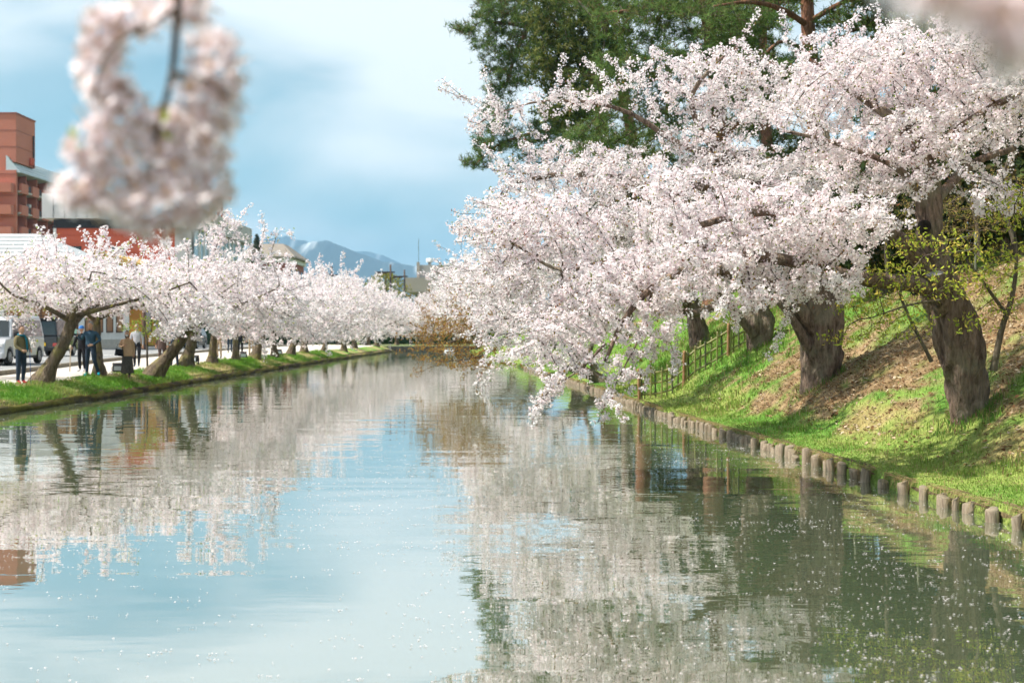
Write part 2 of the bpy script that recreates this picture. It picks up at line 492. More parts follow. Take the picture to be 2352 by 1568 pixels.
npmesh("falling_water", Vf, np.array(Ff), mat("foam", (.75, .78, .8), (.5, .55, .58), 8, rough=.4), we, smooth=True)

# ------------------------------------------------------------------ log edging of the right bank
M_LOG = mat("weathered_log", (.20, .15, .105), (.42, .34, .25), 5.5, rough=.9, bump=.9, bscale=16, stretch=(6, 6, .6), bdist=.012)
M_LOGTOP = mat("log_end", (.26, .21, .15), (.17, .15, .10), 9, rough=.95, bump=.5)
def log_mesh(seed):
    g = np.random.default_rng(seed); n = 12
    V = []; mi = []
    prof_l = [(-.55, 1.0), (.0, 1.0), (.1, .99), (.165, .97), (.182, .90), (.188, .55)]
    split = g.random() < .3
    for (z, s) in prof_l:
        for k in range(n):
            a = 2 * math.pi * k / n
            r = .074 * s * (1 + .10 * math.sin(2 * a + seed) + .06 * math.sin(5 * a + seed * 2.1))
            if split and math.sin(a + seed) > .55: r *= .45
            V.append((r * math.cos(a), r * math.sin(a), z + (0.02 * math.sin(a + seed * 1.3) if z > .16 else 0)))
    F = []
    for q in range(len(prof_l) - 1):
        for k in range(n):
            F.append((q * n + k, q * n + (k + 1) % n, (q + 1) * n + (k + 1) % n, (q + 1) * n + k))
    nq = len(F)
    V.append((0, 0, .187)); c = len(V) - 1; b = (len(prof_l) - 1) * n
    T = [(b + k, b + (k + 1) % n, c) for k in range(n)]
    me = npmesh("log", V, [np.array(F), np.array(T)], [M_LOG, M_LOGTOP], mi=[0] * (3 * n) + [1] * (nq - 3 * n) + [1] * n, smooth=True)
    d = me.data; bpy.data.objects.remove(me)
    return d
log_meshes = [log_mesh(s) for s in range(7)]
edging = empty("log_edging", (float(xR(20)), 20, 0), label="row of weathered upright log stakes edging the grassy bank at the water", cat="log edging")
rng = np.random.default_rng(5)
y = 10.5
nlog = 0
while y < 78 and nlog < 290:
    o = bpy.data.objects.new("log", log_meshes[int(rng.integers(0, 7))])
    thin = rng.random() < .14
    s = (.55 if thin else rng.uniform(.8, 1.15))
    o.location = (float(xR(y)) - .02 + rng.normal(0, .025), y, rng.normal(-.012, .018) - .05 * (rng.random() < .1))
    o.rotation_euler = (rng.normal(0, .045), rng.normal(-.03, .06), rng.uniform(0, 6.28))
    o.scale = (s, s, rng.uniform(.72, .92))
    COL.objects.link(o); o.parent = edging; o.matrix_parent_inverse = Matrix.Translation(edging.location).inverted()
    near = y < 21
    y += (rng.choice([.26, .42, .5, .58, .72]) if near else rng.choice([.24, .28, .34, .42])) * (1 if not thin else .5)
    nlog += 1
# earth face behind the logs
ys_e = np.arange(8, 80, .2)
V = []
C = []
for k, (d, z) in enumerate([(.02, -.4), (.05, .02), (.03, .09), (.06, .12), (.08, .16), (.13, .18), (.24, .185)]):
    j = (fbm(ys_e * 2.3 + 11, ys_e * 0 + k * 1.9, 4) - .5)
    V.append(np.stack([xR(ys_e) + d + j * .12 * (k < 6), ys_e, z + j * .03 * (0 < k < 6)], 1))
    C.append(lerp(np.array([.06, .045, .028]), np.array([.17, .13, .065]), np.clip((fbm(ys_e * 1.7, ys_e * 0 + k, 3) - .4) * 4, 0, 1)))
V = np.stack(V, 1); C = np.stack(C, 1); n, m = V.shape[:2]
i, j = np.meshgrid(np.arange(n - 1), np.arange(m - 1), indexing='ij'); a = (i * m + j).ravel()
npmesh("earth_face", V.reshape(-1, 3), np.stack([a, a + 1, a + m + 1, a + m], 1), mat_vcol("earth_face", bump=1, bscale=30, var=.5), col=C.reshape(-1, 3), smooth=True)["kind"] = "structure"

# ------------------------------------------------------------------ grass, litter, petals
def blades(name, pts, cols, h, w, rngb, lean=.35, label="", cat="grass"):
    n = len(pts)
    az = rngb.uniform(0, 2 * math.pi, n); tx = np.cos(az) * w; ty = np.sin(az) * w
    la = rngb.normal(0, lean, (n, 2)) * h[:, None]
    a = pts + np.stack([-tx, -ty, np.full(n, -.02)], 1); b = pts + np.stack([tx, ty, np.full(n, -.02)], 1)
    mid = pts + np.stack([la[:, 0] * .35, la[:, 1] * .35, h * .6], 1); tip = pts + np.stack([la[:, 0], la[:, 1], h * .95], 1)
    V = np.stack([a, b, mid + np.stack([tx * .7, ty * .7, 0 * h], 1), mid - np.stack([tx * .7, ty * .7, 0 * h], 1), tip], 1).reshape(-1, 3)
    k = np.arange(n) * 5
    Q = np.stack([k, k + 1, k + 2, k + 3], 1); T = np.stack([k + 3, k + 2, k + 4], 1)
    C = np.repeat(cols, 5, 0)
    o = npmesh(name, V, [Q, T], mat_leafy("grass_blade", .35), col=C)
    return tag(o, label, cat, kind="stuff")
rng = np.random.default_rng(21)
def right_pts(n, y0, y1, d0, d1, power=1.6):
    y_ = y0 + (y1 - y0) * rng.random(n) ** power
    d_ = d0 + (d1 - d0) * rng.random(n)
    x_ = xR(y_) + d_
    return np.stack([x_, y_, zR(d_, y_)], 1)
pts = np.concatenate([right_pts(52000, 11, 48, .05, 5.5), right_pts(16000, 11, 34, .02, 1.3), right_pts(9000, 34, 80, .02, 6, 1.0)])
c, lit = right_turf(pts[:, 0], pts[:, 1])
tuft = fbm(pts[:, 0] * 2.2 + 50, pts[:, 1] * 2.2, 3)
keep = rng.random(len(pts)) > lit * .75
pts, c, lit, tuft = pts[keep], c[keep], lit[keep], tuft[keep]
n = len(pts)
cc = lerp(c, np.array([.19, .34, .06]), rng.random(n) * .7)
dry = rng.random(n) < .16 + .35 * lit
cc[dry] = STRAW * rng.uniform(.7, 1.2, (dry.sum(), 1))
cc *= rng.uniform(.75, 1.3, (n, 1))
dd_ = pts[:, 0] - xR(pts[:, 1])
h = rng.uniform(.025, .06, n) * (1 + 2.2 * np.clip((tuft - .52) * 5, 0, 1) * (dd_ > .5)) * np.where((pts[:, 1] > 33) & (pts[:, 1] < 39), 1.0, np.where(pts[:, 1] >= 39, 1.7, 1))
h *= 1 + .012 * (pts[:, 1] - 12).clip(0)
h *= np.interp(dd_, [0, .9, 1.4], [.55, .6, 1.0])
blades("bank_grass", pts, cc, h, np.where(pts[:, 1] > 30, .009, .005) * rng.uniform(.7, 1.4, n), rng, label="short spring grass and tufts growing on the sloping castle bank", cat="grass")
# straw hanging between the logs
pts = np.stack([np.zeros(3500)] * 3, 1); pts[:, 1] = rng.uniform(11, 60, 3500) ** 1.0
pts[:, 0] = xR(pts[:, 1]) + rng.uniform(.02, .1, 3500); pts[:, 2] = .17 + rng.normal(0, .015, 3500)
nn = len(pts)
tip = pts + np.stack([-rng.uniform(.03, .16, nn), rng.normal(0, .07, nn), -rng.uniform(.05, .22, nn)], 1)
mid = pts + np.stack([-rng.uniform(.05, .1, nn), rng.normal(0, .03, nn), rng.uniform(.0, .05, nn)], 1)
wv = np.array([0, .005, .002])
V = np.stack([pts - wv, pts + wv, mid + wv, mid - wv, tip], 1).reshape(-1, 3); k = np.arange(nn) * 5
keepf = fbm(pts[:, 1] * 1.6, pts[:, 1] * 0, 3) > .42
o = npmesh("hanging_straw", V, [np.stack([k, k + 1, k + 2, k + 3], 1)[keepf], np.stack([k + 3, k + 2, k + 4], 1)[keepf]], mat_leafy("grass_blade", .35), col=np.repeat(STRAW * rng.uniform(.6, 1.25, (nn, 1)), 5, 0))
tag(o, "dry straw hanging over the log stakes at the water's edge", "grass", kind="stuff")
# left bank turf
nl = 42000
yl = 30 + (110 - 30) * rng.random(nl) ** 1.7; dl = rng.uniform(.05, 1.8, nl)
pts = np.stack([xL(yl) - dl, yl, zL(dl, yl)], 1)
c, st = left_turf(pts[:, 0], pts[:, 1])
keep = rng.random(nl) > st * .75; pts, c = pts[keep], c[keep]; n = len(pts)
cc = lerp(c, np.array([.15, .33, .05]), rng.random(n) * .6) * rng.uniform(.8, 1.25, (n, 1))
tuft = fbm(pts[:, 0] * 1.5 + 5, pts[:, 1] * 1.1, 3)
blades("verge_grass", pts, cc, rng.uniform(.04, .08, n) * (1 + 2 * np.clip((tuft - .55) * 5, 0, 1)), rng.uniform(.009, .018, n), rng, label="green and straw coloured turf on the street side bank below the path", cat="grass")
# leaf litter on the castle bank
nlf = 26000
pts = right_pts(nlf, 11, 36, .9, 6.0)
lit = right_turf(pts[:, 0], pts[:, 1])[1]
keep = rng.random(nlf) < .12 + .9 * lit; pts = pts[keep]; n = len(pts)
t1 = unit(rng.normal(0, 1, (n, 3)) * [1, 1, .35]); t2 = unit(np.cross(t1, rng.normal(0, .35, (n, 3)) + [0, 0, 1]))
L_ = rng.uniform(.022, .055, n)[:, None]; W_ = L_ * rng.uniform(.25, .6, n)[:, None]
up = np.array([0, 0, .02])
V = np.stack([pts + up - t1 * L_, pts + up + t2 * W_ + [0, 0, .008], pts + up + t1 * L_, pts + up - t2 * W_ + [0, 0, .012]], 1).reshape(-1, 3)
pal = np.array([[.34, .22, .12], [.24, .13, .065], [.46, .35, .23], [.16, .085, .045], [.55, .45, .33]])
C = np.repeat(pal[rng.integers(0, 5, n)] * rng.uniform(.7, 1.15, (n, 1)), 4, 0)
k = np.arange(n) * 4
o = npmesh("leaf_litter", V, np.stack([k, k + 1, k + 2, k + 3], 1), mat_leafy("dead_leaf", .15), col=C)
tag(o, "brown dead leaves and pine needles strewn over the castle bank", "leaf litter", kind="stuff")
# petals afloat
npt = 30000
yp = 6.5 + 75 * rng.random(npt) ** 1.7
xp = xL(yp) + (xR(yp) - xL(yp)) * rng.random(npt)
den = .55 * fbm(xp * .55, yp * .22, 4) + .45 * fbm(xp * .7 + 9, yp * 2.2, 3) + .14 * np.clip((xp + 1) / 6, -.3, 1)
keep = rng.random(npt) < np.clip((den - .36) * 3.6, .10, 1)
xp, yp = xp[keep], yp[keep]
# rafts : some petals pull others next to them
k = rng.integers(0, len(xp) // 3, 12000); xx = np.concatenate([xp, xp[k] + rng.normal(0, .055, 12000)]); yy = np.concatenate([yp, yp[k] + rng.normal(0, .025, 12000)])
n = len(xx); a0 = rng.uniform(0, 6.28, n); rr = rng.uniform(.0045, .0098, n) * (1 + .012 * (yy - 8).clip(0))
ring = []
for q in range(5):
    aa = a0 + q * 2 * math.pi / 5
    ring.append(np.stack([xx + np.cos(aa) * rr, yy + np.sin(aa) * rr * rng.uniform(.7, 1.2, n), np.full(n, .004) + rng.uniform(0, .004, n)], 1))
V = np.stack(ring, 1).reshape(-1, 3); k = np.arange(n) * 5
C = np.repeat(np.array([.88, .80, .81]) * rng.uniform(.8, 1.05, (n, 1)), 5, 0)
o = npmesh("floating_petals", V, np.stack([k, k + 1, k + 2, k + 3, k + 4], 1), mat_leafy("petal", .3), col=C)
tag(o, "pale pink fallen petals floating on the moat", "petals", kind="stuff")

# ================================================================== TREES
def mat_bark(name, dark, mid, moss, moss_amt=.5):
    if name in MAT: return MAT[name]
    m, nt, out = nodes_of(name)
    L = nt.links
    b = nt.nodes.new("ShaderNodeBsdfPrincipled"); b.inputs["Roughness"].default_value = .9; b.inputs["Specular IOR Level"].default_value = .2
    t = nt.nodes.new("ShaderNodeTexCoord")
    mp_ = nt.nodes.new("ShaderNodeMapping"); mp_.inputs["Scale"].default_value = (9, 9, 2.2); L.new(t.outputs["Object"], mp_.inputs[0])
    n1 = nt.nodes.new("ShaderNodeTexNoise"); n1.inputs["Scale"].default_value = 1.6; n1.inputs["Detail"].default_value = 8; n1.inputs["Roughness"].default_value = .68; n1.inputs["Distortion"].default_value = .6
    L.new(mp_.outputs[0], n1.inputs["Vector"])
    r = nt.nodes.new("ShaderNodeValToRGB"); r.color_ramp.elements[0].position = .36; r.color_ramp.elements[0].color = (*dark, 1); r.color_ramp.elements[1].position = .66; r.color_ramp.elements[1].color = (*mid, 1)
    L.new(n1.outputs["Fac"], r.inputs[0])
    n2 = nt.nodes.new("ShaderNodeTexNoise"); n2.inputs["Scale"].default_value = 2.3; n2.inputs["Detail"].default_value = 6
    L.new(t.outputs["Object"], n2.inputs["Vector"])
    r2 = nt.nodes.new("ShaderNodeValToRGB"); r2.color_ramp.elements[0].position = .5; r2.color_ramp.elements[1].position = .66
    r2.color_ramp.elements[1].color = (moss_amt,) * 3 + (1,)
    L.new(n2.outputs["Fac"], r2.inputs[0])
    mx = nt.nodes.new("ShaderNodeMix"); mx.data_type = 'RGBA'; L.new(r2.outputs[0], mx.inputs["Factor"]); L.new(r.outputs[0], mx.inputs["A"]); mx.inputs["B"].default_value = (*moss, 1)
    L.new(mx.outputs["Result"], b.inputs["Base Color"])
    mp3 = nt.nodes.new("ShaderNodeMapping"); mp3.inputs["Scale"].default_value = (14, 14, 4); L.new(t.outputs["Object"], mp3.inputs[0])
    v = nt.nodes.new("ShaderNodeTexVoronoi"); v.feature = 'DISTANCE_TO_EDGE'; v.inputs["Scale"].default_value = 1.0; L.new(mp3.outputs[0], v.inputs["Vector"])
    mm = nt.nodes.new("ShaderNodeMath"); mm.operation = 'MULTIPLY_ADD'; L.new(v.outputs["Distance"], mm.inputs[0]); mm.inputs[1].default_value = 1.2; L.new(n1.outputs["Fac"], mm.inputs[2])
    bp = nt.nodes.new("ShaderNodeBump"); bp.inputs["Strength"].default_value = 1.0; bp.inputs["Distance"].default_value = .035
    L.new(mm.outputs[0], bp.inputs["Height"]); L.new(bp.outputs[0], b.inputs["Normal"])
    L.new(b.outputs[0], out.inputs[0]); MAT[name] = m
    return m
BARK_CHERRY = mat_bark("cherry_bark", (.065, .044, .033), (.30, .215, .165), (.30, .27, .19), .5)
BARK_MOSSY = mat_bark("mossy_cherry_bark", (.06, .045, .03), (.22, .17, .12), (.20, .18, .06), .75)
BARK_PINE = mat_bark("pine_bark", (.12, .055, .035), (.34, .17, .10), (.16, .13, .10), .3)
BARK_TWIG = mat("twig_bark", (.055, .04, .033), (.13, .095, .07), 8, rough=.9)
BARK_GREY = mat_bark("grey_bark", (.07, .055, .04), (.20, .165, .12), (.2, .19, .12), .4)

def catmull(pts, step):
    pts = np.asarray(pts, float)
    ext = np.vstack([2 * pts[0] - pts[1], pts, 2 * pts[-1] - pts[-2]])
    out = []
    for i in range(1, len(ext) - 2):
        p0, p1, p2, p3 = ext[i - 1:i + 3]
        n = max(2, int(np.linalg.norm((p2 - p1)[:3]) / step))
        for t in np.linspace(0, 1, n, endpoint=False):
            out.append(.5 * (2 * p1 + (p2 - p0) * t + (2 * p0 - 5 * p1 + 4 * p2 - p3) * t * t + (3 * p1 - p0 - 3 * p2 + p3) * t ** 3))
    out.append(ext[-2])
    return np.array(out)

def sweep(P4, sides=14, rough=.12, flare=0.0, seed=0, cap=True):
    """tube along rows (x,y,z,r) with lumpy bark outline; flare widens the foot into roots"""
    P4 = np.asarray(P4, float); n = len(P4)
    g = np.random.default_rng(seed)
    T = unit(np.gradient(P4[:, :3], axis=0))
    ref = np.array([1.0, 0, 0]) if abs(T[0, 0]) < .8 else np.array([0, 1.0, 0])
    N = []; nrm = unit(np.cross(T[0], ref))
    for i in range(n):
        nrm = unit(nrm - T[i] * (nrm @ T[i])); N.append(nrm)
    N = np.array(N); B = np.cross(T, N)
    L = np.concatenate([[0], np.cumsum(np.linalg.norm(np.diff(P4[:, :3], axis=0), axis=1))])
    a = np.linspace(0, 2 * math.pi, sides, endpoint=False)
    ph = g.uniform(0, 6.28, 8)
    A, LL = np.meshgrid(a, L)
    r0 = P4[:, 3][:, None]
    rel = LL / (r0.max() + 1e-6)
    bump = (.5 * np.sin(3 * A + ph[0] + .5 * rel) + .42 * np.sin(5 * A + ph[1] - .35 * rel) + .35 * np.sin(2 * A + ph[2] + 1.1 * rel) + .3 * np.sin(8 * A + ph[3] + .6 * rel)) * .5
    lump = fbm(np.cos(A) * 1.6 + 5 + ph[4] + rel * .25, np.sin(A) * 1.6 + rel * .9 + ph[5], 4) - .5
    ridg = np.abs(fbm(A * 2.4 + ph[6], rel * .55 + ph[7], 3) - .5)
    fur = np.abs(np.sin(A * (6 if sides < 24 else 9) + 2.2 * lump * 4 + .25 * rel * np.sin(ph[3]))) ** .6 - .6
    rr = r0 * (1 + rough * bump + rough * 2.4 * lump - rough * 1.2 * ridg + (.28 * rough * fur if sides > 20 else 0))
    if flare:
        f = np.exp(-L / (r0.max() * 1.1))[:, None]
        rr = rr * (1 + flare * f * (1 + .55 * np.sin(4 * A + ph[1]) + .35 * np.sin(7 * A + ph[2])))
    V = P4[:, None, :3] + N[:, None] * (np.cos(A) * rr)[..., None] + B[:, None] * (np.sin(A) * rr)[..., None]
    V = V.reshape(-1, 3)
    i, j = np.meshgrid(np.arange(n - 1), np.arange(sides), indexing='ij')
    j2 = (j + 1) % sides
    F = np.stack([(i * sides + j), (i * sides + j2), ((i + 1) * sides + j2), ((i + 1) * sides + j)], -1).reshape(-1, 4)
    Ts = []
    if cap:
        V = np.vstack([V, P4[-1, :3] + T[-1] * P4[-1, 3] * .15])
        b = (n - 1) * sides
        Ts = np.array([(b + k, b + (k + 1) % sides, len(V) - 1) for k in range(sides)])
    return V, F, Ts

def join(parts):
    """[(V, faces, tris)] -> V, [face arrays by size], tris"""
    Vs, Q, T, o = [], {}, [], 0
    for V, q, t in parts:
        Vs.append(V)
        if len(q): q = np.asarray(q); Q.setdefault(q.shape[1], []).append(q + o)
        if len(t): T.append(np.asarray(t) + o)
        o += len(V)
    Q = {k: np.vstack(v) for k, v in Q.items()}
    return np.vstack(Vs), (Q[4] if list(Q) == [4] else Q), (np.vstack(T) if T else [])

def pad_weights(pads):
    w = np.array([(r[0] * r[1] * r[2]) ** .75 * k for c, r, k in pads]); w = w / w.sum()
    return [(float(a), k) for a, (c, r, k) in zip(w, pads)]

def pad_points(pads, n, g):
    """attractor points inside ellipsoids (centre xyz, radii xyz, weight)"""
    w = np.array([(r[0] * r[1] * r[2]) ** .75 * k for c, r, k in pads]); w = w / w.sum()
    out = []
    for (c, r, k), ww in zip(pads, w):
        m = max(3, int(round(n * ww)))
        v = unit(g.normal(0, 1, (m, 3))) * (g.random((m, 1)) ** (1 / 2.6))
        out.append(np.asarray(c) + v * np.asarray(r))
    return np.vstack(out)

def grow(paths, att, step, kill, g, up=0.03, iters=160, jitter=.12, spray=0.0, flat=1.0):
    """space colonisation from given limb paths (arrays x,y,z,r): returns nodes, parents, is_path"""
    pos, par, rad = [], [], []
    for pth in paths:
        pth = np.asarray(pth)
        start = -1
        if pos:
            d = np.linalg.norm(np.array(pos) - pth[0, :3], axis=1); start = int(d.argmin())
        prev = start
        for q in pth:
            pos.append(q[:3]); par.append(prev); rad.append(q[3]); prev = len(pos) - 1
    npath = len(pos)
    pos = [np.array(p) for p in pos]
    A = np.array(att)
    Pn = np.array(pos)
    d = np.linalg.norm(A[:, None] - Pn[None], axis=2)
    near = d.argmin(1); dist = d.min(1)
    alive = dist > kill
    A, near, dist = A[alive], near[alive], dist[alive]
    for it in range(iters):
        if len(A) == 0: break
        PN = np.array(pos)
        dirs = unit(A - PN[near])
        acc = np.zeros((len(pos), 3)); np.add.at(acc, near, dirs)
        idx = np.unique(near)
        dv = unit(acc[idx] + g.normal(0, jitter, (len(idx), 3))) + np.array([0, 0, up])
        dv = unit(dv * [1, 1, flat])
        new = PN[idx] + dv * step
        base = len(pos)
        for q, k in zip(new, idx):
            pos.append(q); par.append(int(k))
        dn = np.linalg.norm(A[:, None] - new[None], axis=2)
        j = dn.argmin(1); m = dn.min(1)
        better = m < dist - 1e-4
        stuck = ~better & (it > 3) & (g.random(len(A)) < .35)
        near = np.where(better, base + j, near); dist = np.where(better, m, dist)
        keep = (dist > kill) & ~stuck
        A, near, dist = A[keep], near[keep], dist[keep]
    if spray > 0:                                # long flowering shoots beyond the outline
        PN = np.array(pos); PA = np.array(par)
        has = np.zeros(len(PN), bool); has[PA[PA >= 0]] = True
        tips = [k for k in range(npath, len(PN)) if not has[k] and PA[k] >= 0]
        cen = PN[npath:].mean(0)
        for k in tips:
            if g.random() > spray: continue
            d = unit(unit(PN[k] - PN[PA[k]]) + unit(PN[k] - cen) * .9 + [0, 0, .25])
            p = PN[k].copy(); prev = k
            for q in range(int(g.integers(2, 6))):
                d = unit(d + g.normal(0, .12, 3)); p = p + d * step
                pos.append(p.copy()); par.append(prev); prev = len(pos) - 1
    return np.array(pos), np.array(par), np.array(rad), npath

def twig_mesh(pos, par, npath, r0=.005, rmax=.05, expo=.45, sides=4):
    n = len(pos)
    tips = np.zeros(n); haschild = np.zeros(n, bool)
    haschild[par[par >= 0]] = True
    tips[~haschild] = 1
    for i in range(n - 1, npath - 1, -1):
        if par[i] >= 0: tips[par[i]] += tips[i]
    r = np.minimum(r0 * np.maximum(tips, 1) ** expo, rmax)
    idx = np.arange(npath, n)
    if len(idx) == 0: return np.zeros((0, 3)), [], [], r
    p = par[idx]
    d = unit(pos[idx] - pos[p])
    dpar = np.zeros((n, 3)); dpar[idx] = d
    dp = dpar[p]; dp = np.where(np.abs(dp).sum(1, keepdims=True) < .1, d, dp)
    def rings(c, dd, rad):
        ref = np.where(np.abs(dd[:, 2:3]) > .9, np.array([[1.0, 0, 0]]), np.array([[0, 0, 1.0]]))
        e1 = unit(np.cross(dd, ref)); e2 = np.cross(dd, e1)
        a = np.linspace(0, 2 * math.pi, sides, endpoint=False)
        return c[:, None] + (e1[:, None] * np.cos(a)[None, :, None] + e2[:, None] * np.sin(a)[None, :, None]) * rad[:, None, None]
    r1 = r[idx]; rp = np.where(p < npath, r1 * 1.2, np.minimum(r[p], r1 * 1.25))
    V = np.concatenate([rings(pos[p], dp, rp), rings(pos[idx], d, r1)], 1).reshape(-1, 3)
    b = (np.arange(len(idx)) * sides * 2)[:, None]
    F = []
    for k in range(sides):
        k2 = (k + 1) % sides
        F.append(np.concatenate([b + k, b + k2, b + sides + k2, b + sides + k], 1))
    return V, np.vstack(F), [], r

def flowers(cent, per, spread, size, g, pal, sides=5, up=.15):
    """umbels of small cup shaped flowers around the points cent"""
    n = len(cent) * per
    off = unit(g.normal(0, 1, (n, 3))) * (spread * g.uniform(.55, 1.15, n))[:, None]
    c = np.repeat(cent, per, 0) + off
    nrm = unit(unit(off) + g.normal(0, .45, (n, 3)) + [0, 0, up])
    ref = unit(g.normal(0, 1, (n, 3)))
    e1 = unit(np.cross(nrm, ref)); e2 = np.cross(nrm, e1)
    s = size * g.uniform(.75, 1.2, n)
    a0 = g.uniform(0, 6.28, n)
    col = pal[g.integers(0, len(pal), n)] * g.uniform(.93, 1.03, (n, 1))
    if sides == 4:
        ring = [c + (e1 * np.cos(a0 + q * math.pi / 2)[:, None] + e2 * np.sin(a0 + q * math.pi / 2)[:, None]) * s[:, None] for q in range(4)]
        V = np.stack(ring, 1).reshape(-1, 3); k = np.arange(n) * 4
        return V, np.stack([k, k + 1, k + 2, k + 3], 1), [], np.repeat(col, 4, 0)
    ring = [c + (e1 * np.cos(a0 + q * 1.2566)[:, None] + e2 * np.sin(a0 + q * 1.2566)[:, None]) * (s * (1.0 + .15 * (q % 2)))[:, None] + nrm * (s * (.18 if q in (0, 2) else -.12))[:, None] for q in range(5)]
    V = np.stack(ring, 1).reshape(-1, 3); k = np.arange(n) * 5
    return V, np.stack([k, k + 1, k + 2, k + 3, k + 4], 1), [], np.repeat(col, 5, 0)

def leaves(cent, per, spread, size, g, pal):
    n = len(cent) * per
    c = np.repeat(cent, per, 0) + g.normal(0, spread, (n, 3))
    t = unit(g.normal(0, 1, (n, 3)) + [0, 0, .5]); w = unit(np.cross(t, g.normal(0, 1, (n, 3))))
    L_ = (size * g.uniform(.6, 1.3, n))[:, None]
    V = np.stack([c - t * L_, c + w * L_ * .42, c + t * L_, c - w * L_ * .42], 1).reshape(-1, 3)
    k = np.arange(n) * 4
    return V, np.stack([k, k + 1, k + 2, k + 3], 1), [], np.repeat(pal[g.integers(0, len(pal), n)] * g.uniform(.75, 1.2, (n, 1)), 4, 0)

PAL_BLOSSOM = np.array([[.955, .90, .91], [.945, .875, .89], [.965, .925, .927], [.935, .845, .87], [.965, .915, .92], [.86, .72, .755]])
PAL_BUDLEAF = np.array([[.28, .30, .05], [.36, .22, .06], [.30, .12, .07], [.22, .30, .05]])
PAL_FRESH = np.array([[.26, .36, .05], [.34, .42, .07], [.20, .30, .04], [.38, .36, .08]])

def crown(name, parent, pos, par, npath, r, twig, g, per_node, per, spread, size, sides=5, leafy=.12, rthr=.03, pal=PAL_BLOSSOM, leafpal=PAL_BUDLEAF, leafsize=.022, mask=None):
    idx = np.arange(npath, len(pos))
    idx = idx[r[idx] < rthr]
    if mask is not None: idx = idx[mask(pos[idx])]
    t = g.random((len(idx), per_node, 1))
    base = pos[idx][:, None] * t + pos[par[idx]][:, None] * (1 - t)
    cen = (base + g.normal(0, spread * .55, base.shape)).reshape(-1, 3)
    cen = cen[g.random(len(cen)) < .92]
    fl = flowers(cen, per, spread, size, g, pal, sides)
    parts = [fl[:3]]; cols = [fl[3]]; mis = []
    nl = int(len(cen) * leafy * per * .5)
    lf = None
    if nl:
        lf = leaves(cen[g.integers(0, len(cen), nl)], 1, spread * .9, leafsize, g, leafpal)
        parts.append(lf[:3]); cols.append(lf[3])
    tv, tq = twig[0], twig[1]
    o_f = len(fl[0]); o_l = o_f + (len(lf[0]) if lf else 0)
    V = np.vstack([fl[0]] + ([lf[0]] if lf else []) + [tv]); cols.append(np.full((len(tv), 3), .08))
    Fs = [fl[1]] + ([lf[1] + o_f] if lf else []) + ([np.asarray(tq) + o_l] if len(tq) else [])
    mi = np.concatenate([np.zeros(len(fl[1]) + (len(lf[1]) if lf else 0)), np.ones(len(tq))]).astype(int)
    return npmesh(name, V, Fs, [mat_leafy("blossom", .5), BARK_TWIG], parent, col=np.vstack(cols), mi=mi)

def pxpads(L):
    """frame-space pads (px,py,Y, rpx,rpy,rY[,w]) -> world ellipsoids"""
    out = []
    for q in L:
        px, py, Y, a, b, c = q[:6]
        out.append((P(px, py, Y), (a * Y / F_PX, c, b * Y / F_PX), q[6] if len(q) > 6 else 1.0))
    return out
def path(L):
    """[(px,py,Y,r)] -> array x,y,z,r"""
    return np.array([[*P(a, b, c), r] for a, b, c, r in L])

def cherry(label, trunk, limbs, pads, natt, step, kill, seed, group, per_node, per, spread, size, sides=5, bark=BARK_CHERRY, tsides=18, leafy=.12, r0=.004, extra=None, flare=.45, leafpal=PAL_BUDLEAF, name="cherry_tree"):
    g = np.random.default_rng(seed)
    root = empty(name, trunk[0][:3], label=label, cat="cherry tree" if "maple" not in label else "maple", group=group)
    T4 = catmull(trunk, .07 if tsides > 12 else .2)
    V, Q, T = sweep(T4, tsides + (30 if tsides == 18 else 8), .26 if tsides >= 16 else .15, flare, seed)
    npmesh("trunk", V, [Q, T], bark, root, smooth=True)
    paths = [catmull(trunk, .3)]
    for q, lm in enumerate(limbs):
        L4 = catmull(lm, .12 if tsides > 12 else .3)
        V, Q, T = sweep(L4, max(7, tsides - 8), .10, 0, seed + q + 1)
        npmesh("limb", V, [Q, T], bark, root, smooth=True)
        paths.append(catmull(lm, .3))
    att = pad_points(pads, int(natt * 1.55), g)
    wts = np.concatenate([np.full(max(3, int(round(int(natt * 1.55) * w_))), k_) for w_, k_ in pad_weights(pads)])
    lay = fbm(att[:, 0] * .8 + att[:, 1] * .35 + seed, att[:, 2] * 2.5 + att[:, 1] * .3, 3)
    att = att[(lay > np.quantile(lay, .34)) | (wts > 1.45)]
    pos, par, rad, npath = grow(paths, att, step, kill, g, spray=.14, flat=.72)
    tw = twig_mesh(pos, par, npath, r0, .045)
    crown("crown", root, pos, par, npath, tw[3], tw, g, per_node, per, spread, size, sides, leafy, leafpal=leafpal, leafsize=size * 1.3)
    return root

